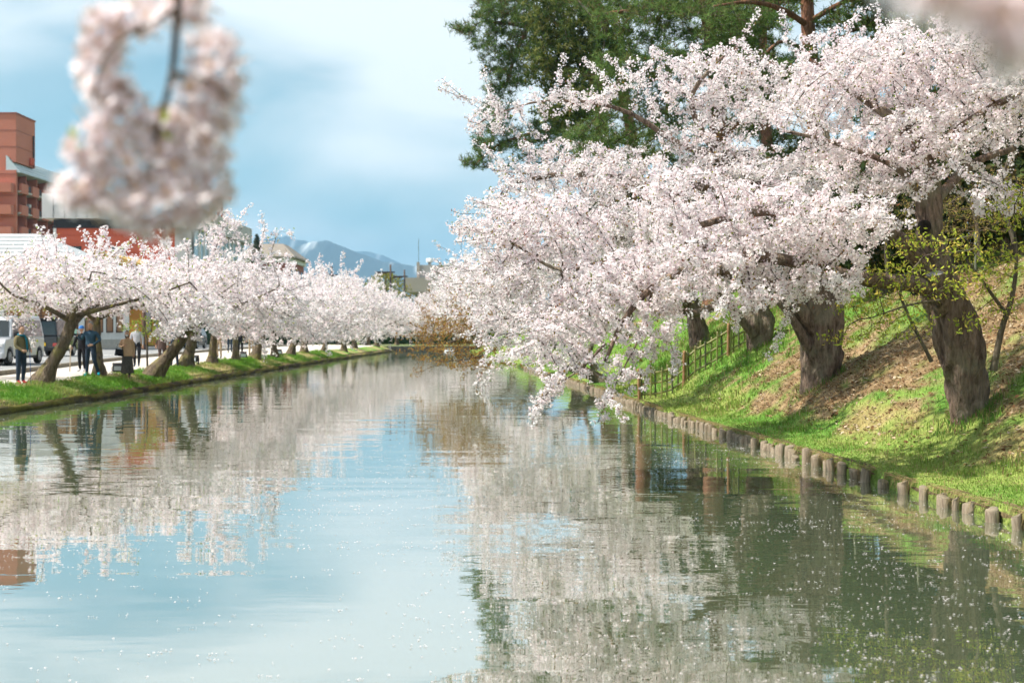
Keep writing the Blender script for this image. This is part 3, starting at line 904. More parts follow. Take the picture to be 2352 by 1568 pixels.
# ------------------------------------------------------------------ cherries of the castle bank
GB = "old cherry trees on the castle bank"
YA = 19.6
trunkA = path([(2238, 1000, YA, .24), (2228, 955, YA, .225), (2222, 900, YA, .26), (2214, 840, YA, .325), (2200, 780, YA - .05, .325), (2176, 700, YA - .1, .275), (2152, 630, YA - .15, .235), (2140, 560, YA - .2, .20), (2132, 480, YA - .2, .18), (2125, 400, YA - .2, .155), (2105, 320, YA - .2, .12), (2095, 240, YA - .3, .08)])
limbsA = [
    path([(2150, 640, YA - .15, .13), (2100, 585, YA - .4, .12), (2050, 540, YA - .7, .105), (1960, 500, YA - 1.0, .085), (1850, 485, YA - 1.2, .07), (1720, 490, YA - 1.4, .055), (1600, 520, YA - 1.4, .04)]),
    path([(2165, 690, YA - .1, .13), (2110, 655, YA - .5, .115), (2030, 645, YA - 1.0, .105), (1950, 635, YA - 1.3, .095), (1820, 600, YA - 1.5, .08), (1700, 590, YA - 1.6, .07), (1600, 610, YA - 1.7, .055), (1500, 660, YA - 1.8, .045), (1430, 740, YA - 1.9, .035), (1390, 830, YA - 2.0, .022)]),
    path([(2105, 320, YA - .2, .09), (2020, 250, YA, .07), (1930, 190, YA + .3, .05), (1850, 130, YA + .5, .03)]),
    path([(2120, 370, YA - .2, .09), (2200, 300, YA - .6, .07), (2290, 240, YA - 1.0, .05), (2380, 200, YA - 1.2, .04)]),
    path([(2130, 450, YA - .2, .07), (2050, 380, YA - .5, .042), (1920, 330, YA - .5, .032), (1800, 300, YA - .6, .02)]),
    path([(2130, 480, YA - .2, .08), (2230, 380, YA + .5, .06), (2330, 340, YA + .8, .045)]),
    path([(1700, 590, YA - 1.6, .05), (1560, 560, YA - 1.2, .042), (1420, 590, YA - 1.0, .034), (1290, 620, YA - .8, .024), (1180, 560, YA - .6, .014)]),
    path([(1500, 660, YA - 1.8, .02), (1475, 760, YA - 1.9, .014), (1425, 860, YA - 2.0, .009), (1372, 970, YA - 2.0, .004)]),
    path([(1390, 790, YA - 1.9, .018), (1330, 850, YA - 1.9, .012), (1270, 890, YA - 1.8, .009), (1222, 945, YA - 1.8, .004)]),
]
padsA = pxpads([
    (2060, 190, 19.5, 250, 120, 2.4), (2270, 230, 19.0, 170, 130, 2.2), (1900, 130, 20.2, 120, 60, 1.6), (2010, 350, 18.8, 200, 110, 2.0), (2280, 430, 20.5, 100, 80, 1.4, .3),
    (1800, 320, 19, 170, 110, 1.9), (1800, 510, 18.2, 210, 90, 1.7), (1930, 530, 17.9, 120, 80, 1.4), (1610, 470, 18.4, 190, 85, 1.6), (1890, 650, 17.9, 110, 55, 1.0),
    (1600, 610, 18.0, 190, 100, 1.6), (1420, 660, 18.2, 150, 95, 1.5), (1290, 740, 18.3, 110, 75, 1.1), (1720, 680, 17.8, 110, 45, .9), (1500, 745, 17.9, 90, 70, .9),
    (1430, 850, 17.6, 38, 55, .35, 4), (1390, 930, 17.6, 26, 42, .25, 8), (1475, 790, 17.7, 40, 50, .4, 3), (1260, 890, 17.8, 34, 45, .35, 4), (1232, 930, 17.8, 20, 28, .2, 8), (1330, 850, 17.7, 35, 35, .3, 3), (1520, 770, 17.7, 35, 40, .3, 1.5),
    (1340, 780, 18, 60, 60, .6), (1250, 520, 19.2, 170, 85, 1.5), (1100, 520, 19.4, 80, 55, .9), (1060, 490, 19.4, 60, 15, .4), (1150, 640, 19.2, 100, 70, 1.1), (1070, 540, 19.3, 50, 18, .4), (1960, 100, 20, 25, 60, .6), (2040, 90, 20, 25, 55, .6)])
cherry("big leaning cherry tree with a sawn limb, nearest on the castle bank", trunkA, limbsA, padsA, 11000, .15, .15, 101, GB, 6, 7, .045, .0175, sides=4, r0=.0042, flare=.06)
# sawn-off limb stump on the leaning trunk
g = np.random.default_rng(3)
rootA = [o for o in bpy.data.objects if o.name == "cherry_tree"][0]
st = path([(2172, 735, YA - .12, .14), (2162, 690, YA - .3, .135), (2152, 655, YA - .42, .125), (2147, 628, YA - .47, .12)])
V, Q, T = sweep(catmull(st, .05), 16, .06, 0, 5, cap=False)
npmesh("limb_stump", V, [Q], BARK_CHERRY, rootA, smooth=True)
c0 = st[-1]
ringv = V[-16:]
npmesh("sawn_face", np.vstack([ringv, ringv.mean(0) + [0, -.005, .012]]), np.array([(k, (k + 1) % 16, 16) for k in range(16)]), mat("sawn_wood", (.36, .35, .34), (.24, .23, .22), 12, rough=.8), rootA)
for (px, py, rr) in ((2128, 520, .075), (2108, 668, .05)):
    c = P(px, py, YA - .47)
    a = np.linspace(0, 2 * math.pi, 14, endpoint=False)
    Vh = []
    for (k, dy) in ((1.15, .14), (1.0, .03), (.55, .02), (.05, .015)):
        Vh += [(c[0] + math.cos(t) * rr * k, c[1] + dy, c[2] + math.sin(t) * rr * k * 1.15) for t in a]
    Fh = [(q * 14 + k, q * 14 + (k + 1) % 14, (q + 1) * 14 + (k + 1) % 14, (q + 1) * 14 + k) for q in range(3) for k in range(14)]
    npmesh("knot_hole", Vh, np.array(Fh), mat("hole_shade", (.012, .01, .008), (.03, .025, .02), 9, rough=1), rootA, smooth=True)  # shade of the hollow put into the near-black colour of a shallow dome

YB = 27.4
trunkB = path([(1872, 930, YB, .27), (1876, 895, YB, .27), (1888, 840, YB, .36), (1892, 770, YB - .05, .43), (1884, 690, YB - .1, .42), (1862, 600, YB - .2, .30), (1830, 530, YB - .4, .26), (1770, 460, YB - .6, .23), (1700, 400, YB - .9, .20), (1650, 350, YB - 1.1, .17)])
limbsB = [
    path([(1870, 760, YB - .2, .17), (1820, 690, YB - .5, .15), (1770, 650, YB - .8, .13), (1690, 640, YB - 1.1, .11), (1600, 600, YB - 1.6, .085), (1500, 560, YB - 2.0, .065), (1380, 540, YB - 2.3, .045)]),
    path([(1650, 350, YB - 1.1, .10), (1605, 290, YB - 1.3, .065), (1590, 220, YB - 1.5, .048), (1640, 150, YB - 1.6, .03), (1700, 100, YB - 1.6, .018)]),
    path([(1660, 360, YB - 1.1, .085), (1560, 330, YB - 1.4, .06), (1450, 262, YB - 1.7, .042), (1350, 235, YB - 1.9, .03), (1230, 235, YB - 2.1, .02), (1120, 270, YB - 2.2, .01)]),
    path([(1700, 400, YB - .9, .13), (1560, 440, YB - 1.6, .09), (1430, 410, YB - 1.9, .07), (1300, 400, YB - 2.1, .05), (1180, 420, YB - 2.2, .03)]),
    path([(1830, 530, YB - .4, .12), (1880, 420, YB, .09), (1900, 300, YB + .3, .06)]),
    path([(1855, 800, YB - .25, .10), (1825, 740, YB - .45, .085), (1785, 690, YB - .6, .07), (1730, 660, YB - .8, .055)]),
]
padsB = pxpads([
    (1500, 190, 25.6, 110, 60, 1.2, .7), (1660, 190, 25.8, 150, 75, 1.5, .8), (1400, 235, 25.4, 110, 35, .9, .8), (1260, 225, 25.2, 85, 26, .6, .9), (1140, 250, 25.2, 65, 28, .6), (1095, 265, 25.2, 40, 9, .25, 2), (1130, 300, 25.2, 60, 14, .35, 2),
    (1350, 400, 25.2, 190, 65, 1.6), (1620, 300, 26, 120, 70, 1.3, .7), (1700, 420, 26, 190, 90, 1.8), (1250, 330, 25.3, 14, 48, .3, 2), (1215, 350, 25.3, 14, 35, .3, 2), (1180, 390, 25.2, 60, 25, .6), (1500, 500, 25, 240, 80, 1.8), (1800, 230, 26.4, 100, 80, 1.4),
    (1680, 130, 25.8, 14, 55, .3, 1.5), (1590, 130, 25.7, 16, 45, .3, 1.5), (1500, 120, 25.7, 18, 35, .3, 1.5), (1290, 570, 25, 150, 80, 1.2), (1140, 470, 25, 90, 50, .9), (1750, 580, 26, 120, 60, 1.2)])
cherry("thick furrowed cherry trunk forking above the bank, second beside the leaning one", trunkB, limbsB, padsB, 7500, .19, .19, 202, GB, 6, 5, .055, .0215, sides=4, r0=.005, flare=.1)

YC = 36.2
trunkC = path([(1740, 840, YC, .25), (1742, 812, YC, .26), (1745, 750, YC, .38), (1735, 700, YC, .30), (1715, 640, YC - .2, .22), (1680, 560, YC - .5, .17), (1620, 480, YC - 1, .12)])
limbsC = [path([(1732, 770, YC - .3, .11), (1690, 720, YC - .5, .10), (1640, 670, YC - .9, .09), (1560, 640, YC - 1.3, .08), (1430, 620, YC - 1.8, .06), (1300, 640, YC - 2.0, .04)]),
          path([(1650, 700, YC - .7, .12), (1590, 720, YC - 1.0, .10), (1500, 690, YC - 1.4, .08), (1380, 700, YC - 1.7, .05), (1250, 730, YC - 1.9, .03)])]
padsC = pxpads([(1300, 600, 34.4, 190, 100, 2.0), (1180, 650, 34.4, 110, 90, 1.6), (1150, 750, 34.6, 95, 60, 1.2), (1480, 690, 34.4, 140, 55, 1.4), (1500, 560, 35, 160, 90, 1.6), (1330, 760, 34.4, 100, 45, 1.0), (1600, 640, 35, 90, 50, 1.0)])
cherry("gnarled cherry with a swollen trunk at the top of the bamboo fence", trunkC, limbsC, padsC, 4000, .24, .25, 303, GB, 5, 5, .075, .03, flare=.1, sides=4, tsides=16, r0=.006)

YD = 45.0
trunkD = path([(1612, 815, YD, .34), (1608, 785, YD, .31), (1600, 740, YD, .28), (1590, 690, YD, .22), (1560, 620, YD - .6, .16), (1500, 560, YD - 1, .10)])
limbsD = [path([(1595, 715, YD, .14), (1520, 660, YD - .8, .11), (1400, 640, YD - 1.5, .08), (1250, 660, YD - 2.2, .05)])]
padsD = pxpads([(1200, 700, 43, 130, 75, 2.0), (1110, 640, 43.5, 70, 60, 1.6), (1350, 690, 43, 120, 60, 1.6), (1450, 600, 44, 150, 80, 2.0), (1130, 720, 43, 60, 45, 1.2)])
cherry("farther cherry trunk on the green slope past the bamboo fence", trunkD, limbsD, padsD, 2600, .28, .3, 404, GB, 5, 4, .09, .04, sides=4, tsides=12, r0=.007)

# low tree leaning out from the shore
YS = 50.0
trunkS = path([(1392, 884, YS, .22), (1370, 868, YS, .20), (1345, 855, YS - .2, .17), (1320, 848, YS - .4, .12), (1290, 838, YS - .8, .09), (1240, 810, YS - 1.3, .06)])
limbsS = [path([(1335, 850, YS - .2, .12), (1350, 815, YS - .1, .10), (1362, 780, YS, .08), (1350, 730, YS, .05)]), path([(1362, 785, YS, .05), (1400, 760, YS, .04), (1430, 740, YS, .025)])]
padsS = pxpads([(1200, 800, 48, 75, 45, 1.6), (1285, 825, 48.5, 50, 22, .9), (1140, 825, 48, 35, 28, .8, 1.3), (1160, 850, 47.6, 35, 14, .5, 1.4), (1340, 740, 49.5, 90, 40, 1.4), (1230, 850, 48, 30, 12, .5)])
cherry("small cherry leaning low over the water from the log edge", trunkS, limbsS, padsS, 1400, .26, .27, 505, GB, 5, 4, .09, .038, sides=4, tsides=12, r0=.007)

# cherries farther along the castle bank, their crowns over the head of the moat
for k, (px, Y, pads) in enumerate([
        (1330, 64, [(1120, 660, 62, 85, 60, 2.4), (1180, 720, 62, 70, 50, 2.0), (1090, 720, 62, 60, 30, 1.5), (1240, 640, 63, 110, 60, 2.4)]),
        (1270, 82, [(1070, 640, 80, 70, 45, 2.6), (1060, 700, 80, 70, 40, 2.4), (1150, 660, 81, 80, 60, 2.6), (1110, 600, 81, 60, 30, 2.0)]),
        (1225, 104, [(1040, 690, 101, 60, 35, 3.0), (1080, 640, 102, 70, 35, 3.0), (1000, 720, 101, 45, 25, 2.4)]),
        (1180, 128, [(1010, 690, 126, 60, 30, 3.5), (1060, 670, 127, 60, 35, 3.5), (980, 730, 126, 45, 22, 3)])]):
    zg = ground_z(P(px, 765, Y)[0], Y)
    x0 = P(px, 765, Y)[0]
    tr = np.array([[x0, Y, zg - .2, .30], [x0 - .1, Y, zg + .5, .26], [x0 - .6, Y, zg + 1.6, .2], [x0 - 1.6, Y - .3, zg + 2.8, .13]])
    lb = [np.array([[x0 - .5, Y, zg + 1.4, .13], [x0 - 2.2, Y - .6, zg + 1.7, .1], [x0 - 4.2, Y - 1, zg + 2.0, .06]])]
    ords = ["nearest the orange maple", "half way to the weir", "third before the weir", "closest to the weir"]
    cherry("distant cherry on the castle bank overhanging the moat, " + ords[k], tr, lb, pxpads(pads), 1500, .34, .36, 600 + k, GB, 4, 4, .12, .06, sides=4, tsides=9, r0=.009)
for k, (x0, Y, lab) in enumerate([(-16.5, 163, "cherry behind the weir on the street side"), (-9.5, 168, "cherry straight behind the weir's white fall"), (-3.5, 163, "cherry behind the weir on the castle side"), (-21, 172, "cherry farthest back behind the weir, nearest the road")]):
    tr = np.array([[x0, Y, .3, .3], [x0, Y, 1.0, .24], [x0 + .3, Y, 2.0, .18], [x0 + .5, Y, 3.4, .1]])
    pads = [((x0, Y, 3.6), (4.0, 3.0, 1.9), 1), ((x0 + 1.5, Y - 1.5, 2.2), (2.4, 1.6, 1.0), 1), ((x0 - 1.8, Y - 1, 2.3), (2.2, 1.6, 1.0), 1)]
    cherry(lab, tr, [], pads, 1300, .4, .42, 680 + k, GB, 4, 4, .13, .07, sides=4, tsides=9, r0=.009)
# white cherry glimpsed up on the embankment among the pines
tr = path([(1440, 560, 62, .25), (1440, 480, 62, .2), (1430, 400, 62, .12)])
tr[0, 2] = ground_z(tr[0, 0], 62) - .2
cherry("white cherry glimpsed high on the embankment in front of the pines", tr, [], pxpads([(1400, 350, 62, 120, 32, 2.0), (1300, 375, 62, 60, 25, 1.5), (1460, 360, 62, 70, 35, 1.5)]), 1100, .3, .32, 650, GB, 4, 4, .1, .05, sides=4, tsides=9, r0=.008)

# ------------------------------------------------------------------ orange maple reaching over the water
PAL_MAPLE = np.array([[.34, .19, .06], [.30, .15, .05], [.38, .25, .08], [.24, .13, .05], [.30, .22, .06]])
g = np.random.default_rng(77)
YM = 57.0
xm = float(xR(YM)) + 1.0
tr = np.array([[xm + .3, YM, .2, .17], [xm, YM, .8, .15], [xm - .8, YM - .2, 1.6, .12], [xm - 2.2, YM - .6, 2.2, .09], [xm - 3.8, YM - 1.2, 2.3, .05]])
mroot = empty("maple_tree", tr[0][:3], label="rusty orange maple spreading low over the water at the bend", cat="maple")
V, Q, T = sweep(catmull(tr, .15), 12, .1, .4, 8); npmesh("trunk", V, [Q, T], BARK_GREY, mroot, smooth=True)
lm = [path([(1190, 740, 56, .07), (1100, 765, 55, .05), (1010, 790, 54, .03), (960, 775, 54, .015)]), path([(1180, 770, 55.5, .06), (1110, 815, 54, .045), (1030, 830, 53, .02)])]
for q in lm:
    V, Q, T = sweep(catmull(q, .2), 8, .08, 0, 9); npmesh("limb", V, [Q, T], BARK_GREY, mroot, smooth=True)
pads = pxpads([(1050, 745, 55, 85, 26, 1.8), (985, 765, 54.5, 42, 22, 1.2), (1010, 800, 54, 60, 16, 1.2), (1090, 800, 54.5, 70, 24, 1.4), (1060, 838, 53, 75, 10, .9), (990, 825, 53, 35, 9, .7), (1130, 830, 54, 60, 16, 1.0), (1120, 725, 56, 60, 22, 1.6)])
pos, par, rad, npath = grow([catmull(tr, .3)] + [catmull(q, .3) for q in lm], pad_points(pads, 1300, g), .24, .26, g, up=-.04, spray=.35, flat=.7)
tw = twig_mesh(pos, par, npath, .006, .04)
idx = np.arange(npath, len(pos)); cen = np.repeat(pos[idx], 6, 0) + g.normal(0, .07, (len(idx) * 6, 3)) * [1, 1, .5]
lf = leaves(cen, 2, .05, .05, g, PAL_MAPLE * 1.25)
V, Q, T = join([lf[:3], (tw[0], tw[1], [])])
npmesh("crown", V, [Q], [mat_leafy("maple_leaf", .4), BARK_TWIG], mroot, col=np.vstack([lf[3], np.full((len(tw[0]), 3), .08)]), mi=np.concatenate([np.zeros(len(lf[1])), np.ones(len(tw[1]))]).astype(int))

# ------------------------------------------------------------------ left bank cherries
GL = "cherry trees in a row along the street side bank"
left_px = [(100, 1.5), (226, 1.7), (356, .75), (428, 1.4), (487, 1.4), (541, 1.4), (586, 1.3), (631, 1.2), (668, 1.3), (698, 1.6), (744, 1.4), (790, .9), (814, 1.5), (866, 1.3), (912, 1.4)]
left_lab = ["first cherry of the street side row, mossy trunk in front of the black van", "cherry of the street side row directly behind the man with the phone", "strongly leaning mossy cherry of the street side row beside the thin stake",
            "forked cherry of the street side row just past the strongly leaning one", "straight dark cherry hiding the walker in khaki trousers", "slim upright cherry just past the walker in khaki trousers", "pale barked cherry leaning beside the walker in the navy jacket",
            "short cherry just past the walker in the navy jacket", "small cherry whose flowers droop to the water, before the set back dark one", "dark cherry behind the drooping flowers, set back by the path", "stout cherry half way along the street side row",
            "crooked cherry at the water's edge far down the row", "cherry behind the crooked one far down the row", "last but one cherry before the weir on the street side", "last cherry of the street side row beside the weir"]
def solve_left(px, d):
    s = (CX - px) / F_PX
    Y = 13.9 / s
    for _ in range(8): Y = (-xL(Y) + d) / s
    return float(Y)
for k, (px, d) in enumerate(left_px):
    g = np.random.default_rng(900 + k)
    Y = solve_left(px, d)
    x0 = float(xL(Y)) - d; z0 = ground_z(x0, Y)
    sc = g.uniform(.9, 1.1)
    lean = {0: (.75, .1), 1: (-.05, 0), 2: (1.15, -.1), 3: (.35, 0), 4: (.1, 0), 5: (.0, 0), 6: (.5, 0)}.get(k, (g.uniform(-.2, .6), g.uniform(-.3, .3)))
    r = {0: .27, 1: .22, 2: .33, 3: .33, 4: .25}.get(k, g.uniform(.22, .32))
    lx, ly = lean
    tr = np.array([[x0 - .08, Y, z0 - .25, r * 1.1], [x0, Y, z0 + .05, r * 1.0], [x0 + lx * .35, Y + ly * .3, z0 + .6, r * .68], [x0 + lx * .75, Y + ly * .7, z0 + 1.15, r * .62], [x0 + lx, Y + ly, z0 + 1.7, r * .58], [x0 + lx * 1.2, Y + ly * 1.3, z0 + 2.3, r * .36], [x0 + lx * 1.25 + .2, Y + ly * 1.5, z0 + 3.1, r * .2]])
    f = tr[4, :3]
    limbs = []
    for q in range(5):
        az = q * 1.2566 + g.uniform(-.4, .4)
        L = g.uniform(2.4, 3.6)
        dx, dy = math.cos(az) * (1.15 if math.cos(az) > 0 else .8), math.sin(az)
        limbs.append(np.array([[*(f + [0, 0, g.uniform(-.2, .3)]), r * .34], [*(f + [dx * L * .3, dy * L * .3, .5]), r * .23], [*(f + [dx * L * .7, dy * L * .7, .95 + g.uniform(-.2, .5)]), r * .13], [*(f + [dx * L, dy * L, 1.1 + g.uniform(-.4, .7)]), r * .08]]))
    zc_ = z0 + (2.8 if k < 2 else 3.15 if k < 5 else 3.3 if k < 9 else 4.0)
    vr = .9 if k < 2 else 1.25 if k < 5 else 1.35 if k < 9 else 1.75
    cxx, cyy = x0 + lx + .7, Y + ly
    pads = [((cxx, cyy, zc_), (3.3 * sc, 2.8 * sc, vr), 1.0), ((cxx + 2.4, cyy + g.uniform(-1, 1), zc_ - .55), (1.5, 2.0, .6), .9), ((cxx - 1.6, cyy, zc_ + .5), (1.8, 2.0, .9), .8)]
    for q in range(4):                        # upright sprays above, drooping ones below
        az = g.uniform(0, 6.28); rr = g.uniform(.6, 2.8)
        pads.append(((cxx + math.cos(az) * rr, cyy + math.sin(az) * rr, zc_ + vr * g.uniform(.85, 1.35)), (.4, .4, g.uniform(.25, .5)), 1.3))
        az = g.uniform(-1.2, 1.2); rr = g.uniform(2.4, 3.6)
        pads.append(((cxx + math.cos(az) * rr, cyy + math.sin(az) * rr * .8, zc_ - g.uniform(.9, 1.5)), (.5, .6, .3), 1.2))
    if k >= 4:
        for q in range(6):
            az = g.uniform(-1.9, 1.9); rr = g.uniform(1.6, 3.6)
            pads.append(((cxx + math.cos(az) * rr, cyy + math.sin(az) * rr, z0 + g.uniform(1.15, 2.0)), (.8, .9, .5), 1.3))
    if k == 2: pads += [((cxx + .6, cyy, zc_ + 2.2), (.9, .6, .9), 1.5), ((cxx + 2.6, cyy, zc_ + 2.0), (.9, .25, .25), 3)]
    near = k < 5
    cherry(left_lab[k], tr, limbs, pads, 2600 if near else 1500, .26 if near else .36, .27 if near else .36, 950 + k, GL, 4 if near else 4, 5 if near else 4, .095 if near else .12, .042 if near else .06, sides=4, bark=BARK_MOSSY, tsides=14 if near else 9, leafy=.10 if k < 3 else .02, leafpal=PAL_FRESH * 1.2, r0=.007)
# first tree out of frame to the left: only its sprays reach the picture
tr = np.array([[-17.6, 44.5, .4, .3], [-17.4, 44.5, 1.2, .26], [-16.9, 44.2, 2.3, .2], [-16.4, 44, 3.2, .1]])
cherry("cherry crown with fresh green leaves entering at the photo's left edge", tr, [np.array([[-17, 44.3, 2.1, .12], [-15.8, 43, 2.9, .08], [-14.6, 42, 3.3, .04]])],
       [((-16.2, 43.5, 3.3), (2.2, 2.0, .9), 1), ((-15.0, 42.5, 3.0), (1.2, 1.2, .6), 1.2), ((-15.0, 42.3, 3.9), (.8, .5, .4), 1.0)], 1500, .26, .27, 990, GL, 4, 4, .09, .036, sides=4, bark=BARK_MOSSY, tsides=12, leafy=.7, leafpal=PAL_FRESH * 1.3, r0=.006)

# ------------------------------------------------------------------ pines on the embankment
PAL_PINE = np.array([[.06, .10, .028], [.075, .125, .035], [.10, .15, .045], [.045, .075, .024], [.12, .155, .05], [.09, .075, .035]])
PAL_HINOKI = np.array([[.11, .13, .035], [.07, .10, .03], [.15, .155, .05], [.05, .075, .025]])
def conifer(name, label, trunk, limbs, pads, natt, step, seed, per_node, nl, ln, wd, pal, spread, needles=9, bark=BARK_PINE, cat="pine tree", group="tall pines on the embankment"):
    g = np.random.default_rng(seed)
    root = empty(name, trunk[0][:3], label=label, cat=cat, group=group)
    V, Q, T = sweep(catmull(trunk, .3), 12, .08, .3, seed); npmesh("trunk", V, [Q, T], bark, root, smooth=True)
    paths = [catmull(trunk, .5)]
    for q, lmb in enumerate(limbs):
        V, Q, T = sweep(catmull(lmb, .25), 8, .1, 0, seed + q); npmesh("limb", V, [Q, T], bark, root, smooth=True)
        paths.append(catmull(lmb, .5))
    pos, par, rad, npath = grow(paths, pad_points(pads, natt, g), step, step * 1.05, g, up=.05)
    tw = twig_mesh(pos, par, npath, .012, .09)
    idx = np.arange(npath, len(pos)); idx = idx[tw[3][idx] < .05]
    t = g.random((len(idx), per_node, 1))
    cen = (pos[idx][:, None] * t + pos[par[idx]][:, None] * (1 - t) + g.normal(0, spread, (len(idx), per_node, 3)) * [1, 1, .55]).reshape(-1, 3)
    n = len(cen) * needles
    c = np.repeat(cen, needles, 0)
    d = unit(g.normal(0, 1, (n, 3)) + [0, 0, .55])
    w = unit(np.cross(d, g.normal(0, 1, (n, 3)))) * wd * .5
    L_ = (ln * g.uniform(.7, 1.2, n))[:, None]
    V = np.stack([c - w, c + w, c + d * L_ + w * .35], 1).reshape(-1, 3); k = np.arange(n) * 3
    colr = np.repeat(np.repeat(pal[g.integers(0, len(pal), len(cen))] * g.uniform(.8, 1.25, (len(cen), 1)), needles, 0), 3, 0)
    VV, Q, T = join([(V, [], np.stack([k, k + 1, k + 2], 1)), (tw[0], tw[1], [])])
    npmesh("crown", VV, [Q, T], [mat_leafy("needle", .25), BARK_TWIG], root, col=np.vstack([colr, np.full((len(tw[0]), 3), .08)]), mi=np.concatenate([np.ones(len(Q)), np.zeros(len(T))]).astype(int))
    return root
def foot(px, Y): 
    x = P(px, 765, Y)[0]; return [x, Y, ground_z(x, Y) - .3]
# left pine with drooping left hand boughs
Y = 84.0; f0 = foot(1400, Y)
tr = np.array([[*f0, .5], [*P(1395, 500, Y), .42], [*P(1380, 250, Y), .36], [*P(1365, 60, Y), .3], [*P(1350, -160, Y), .2], [*P(1345, -330, Y), .08]])
lm = [path([(1375, 200, Y, .2), (1300, 90, Y - 1, .17), (1200, 60, Y - 2, .13), (1120, 50, Y - 2.5, .08)]), path([(1372, 130, Y, .16), (1250, 40, Y - 1, .13), (1195, 100, Y - 1.6, .11), (1165, 190, Y - 2, .08)]), path([(1385, 330, Y, .16), (1270, 300, Y - 1, .12), (1150, 330, Y - 2, .07), (1090, 380, Y - 2, .04)]), path([(1380, 380, Y, .12), (1250, 400, Y - 1, .08), (1130, 390, Y - 2, .05)])]
pads = pxpads([(1150, 20, Y - 2, 75, 45, 2.5), (1200, 80, Y - 2, 85, 40, 2.2), (1060, 65, Y - 2.5, 38, 14, 1.2, 1.4), (1120, 110, Y - 2.4, 50, 35, 1.6), (1160, 180, Y - 2, 60, 40, 1.8), (1200, 140, Y - 2, 70, 30, 1.8), (1145, 250, Y - 2, 40, 60, 1.5), (1120, 330, Y - 2, 45, 40, 1.5), (1090, 375, Y - 2, 38, 22, 1.1, 1.4), (1220, 330, Y - 1.5, 90, 40, 2), (1300, 300, Y - 1, 90, 60, 2.2), (1250, -40, Y - 1, 140, 50, 3)])
conifer("pine_tree", "pine with ragged boughs hanging out against the sky over the moat", tr, lm, pads, 2600, .45, 41, 8, 0, .36, .036, PAL_PINE * 1.5, .2, 8)
# hinoki, dense yellowish sprays
Y = 70.0; f0 = foot(1480, Y)
tr = np.array([[*f0, .4], [*P(1470, 480, Y), .34], [*P(1440, 250, Y), .26], [*P(1390, 60, Y), .2], [*P(1340, -80, Y), .12]])
conifer("cypress_tree", "dense yellowish green cypress between the pines", tr, [path([(1440, 260, Y, .12), (1350, 180, Y, .09), (1250, 130, Y, .05)])], pxpads([(1290, 60, Y, 90, 75, 3), (1270, 150, Y, 75, 55, 2.5), (1330, 190, Y, 90, 80, 3), (1300, 260, Y, 80, 40, 2.2), (1370, 100, Y, 90, 90, 3), (1280, 0, Y, 80, 40, 2.5)]), 1700, .42, 42, 7, 0, .26, .08, PAL_HINOKI * 1.3, .22, 7, cat="cypress", group="")
# broad pine in the middle
Y = 55.0; f0 = foot(1640, Y)
tr = np.array([[*f0, .42], [*P(1640, 500, Y), .36], [*P(1650, 250, Y), .32], [*P(1630, 80, Y), .27], [*P(1610, -100, Y), .2], [*P(1600, -260, Y), .1]])
lm = [path([(1645, 280, Y, .13), (1560, 200, Y - 1, .1), (1450, 150, Y - 2, .06)]), path([(1640, 150, Y, .13), (1730, 60, Y - 1, .1), (1800, 0, Y - 1.5, .08)]), path([(1620, 20, Y, .13), (1520, 20, Y - 1.5, .1), (1400, 30, Y - 2.5, .06)]), path([(1650, 330, Y, .11), (1760, 220, Y - 1, .08), (1800, 180, Y - 1.5, .06)])]
pads = pxpads([(1480, 60, Y - 2, 120, 60, 2.2), (1600, 40, Y - 1.5, 130, 60, 2.4), (1420, 150, Y - 2, 80, 40, 1.8), (1530, 150, Y - 2, 110, 55, 2.2), (1640, 130, Y - 1.5, 110, 60, 2.2), (1420, 230, Y - 1, 80, 50, 2.0), (1500, 260, Y - .5, 100, 50, 2.0), (1740, 60, Y - 1.5, 80, 50, 1.8), (1700, 210, Y - 1, 110, 60, 2.0), (1360, 320, Y + 2, 80, 60, 2), (1480, 340, Y + 3, 100, 50, 2), (1800, 200, Y - 1.5, 60, 40, 1.2), (1500, -20, Y, 250, 50, 3)])
conifer("pine_tree", "broad bright green pine rising behind the upper blossoms", tr, lm, pads, 2300, .36, 43, 7, 0, .27, .028, PAL_PINE * 1.7, .18, 9)
# red trunked pine at the top edge
Y = 44.0; f0 = foot(1880, Y)
tr = np.array([[*f0, .36], [*P(1880, 450, Y), .31], [*P(1868, 220, Y), .25], [*P(1855, 40, Y), .215], [*P(1850, -150, Y), .18], [*P(1845, -350, Y), .1]])
lm = [path([(1858, 60, Y, .10), (1790, 20, Y - 1, .08), (1720, 5, Y - 1.5, .06), (1640, 15, Y - 2, .035)]), path([(1862, 130, Y, .08), (1800, 95, Y - 1, .06), (1750, 130, Y - 1.5, .04)]), path([(1858, 50, Y, .09), (1950, 0, Y - 1, .07), (2030, -10, Y - 1.5, .05)]), path([(1865, 200, Y, .07), (1930, 90, Y - 1, .05), (1990, 60, Y - 1.2, .03)])]
pads = pxpads([(1660, 60, Y - 2, 60, 45, 1.4), (1720, 150, Y - 1.5, 60, 40, 1.3), (1780, 170, Y - 1.5, 55, 30, 1.2), (1960, 40, Y - 1.2, 70, 35, 1.4), (2040, 0, Y - 1.5, 70, 30, 1.4), (1900, 130, Y - .8, 70, 40, 1.4), (1750, -30, Y, 200, 35, 2.2), (2030, 60, Y, 60, 40, 1.2), (2150, 40, Y + 2, 110, 50, 2), (2280, 60, Y + 2, 110, 60, 2)])
conifer("pine_tree", "pine with a bare red trunk at the top edge of the photo", tr, lm, pads, 2000, .3, 44, 8, 0, .2, .024, PAL_PINE * 1.5, .15, 8)
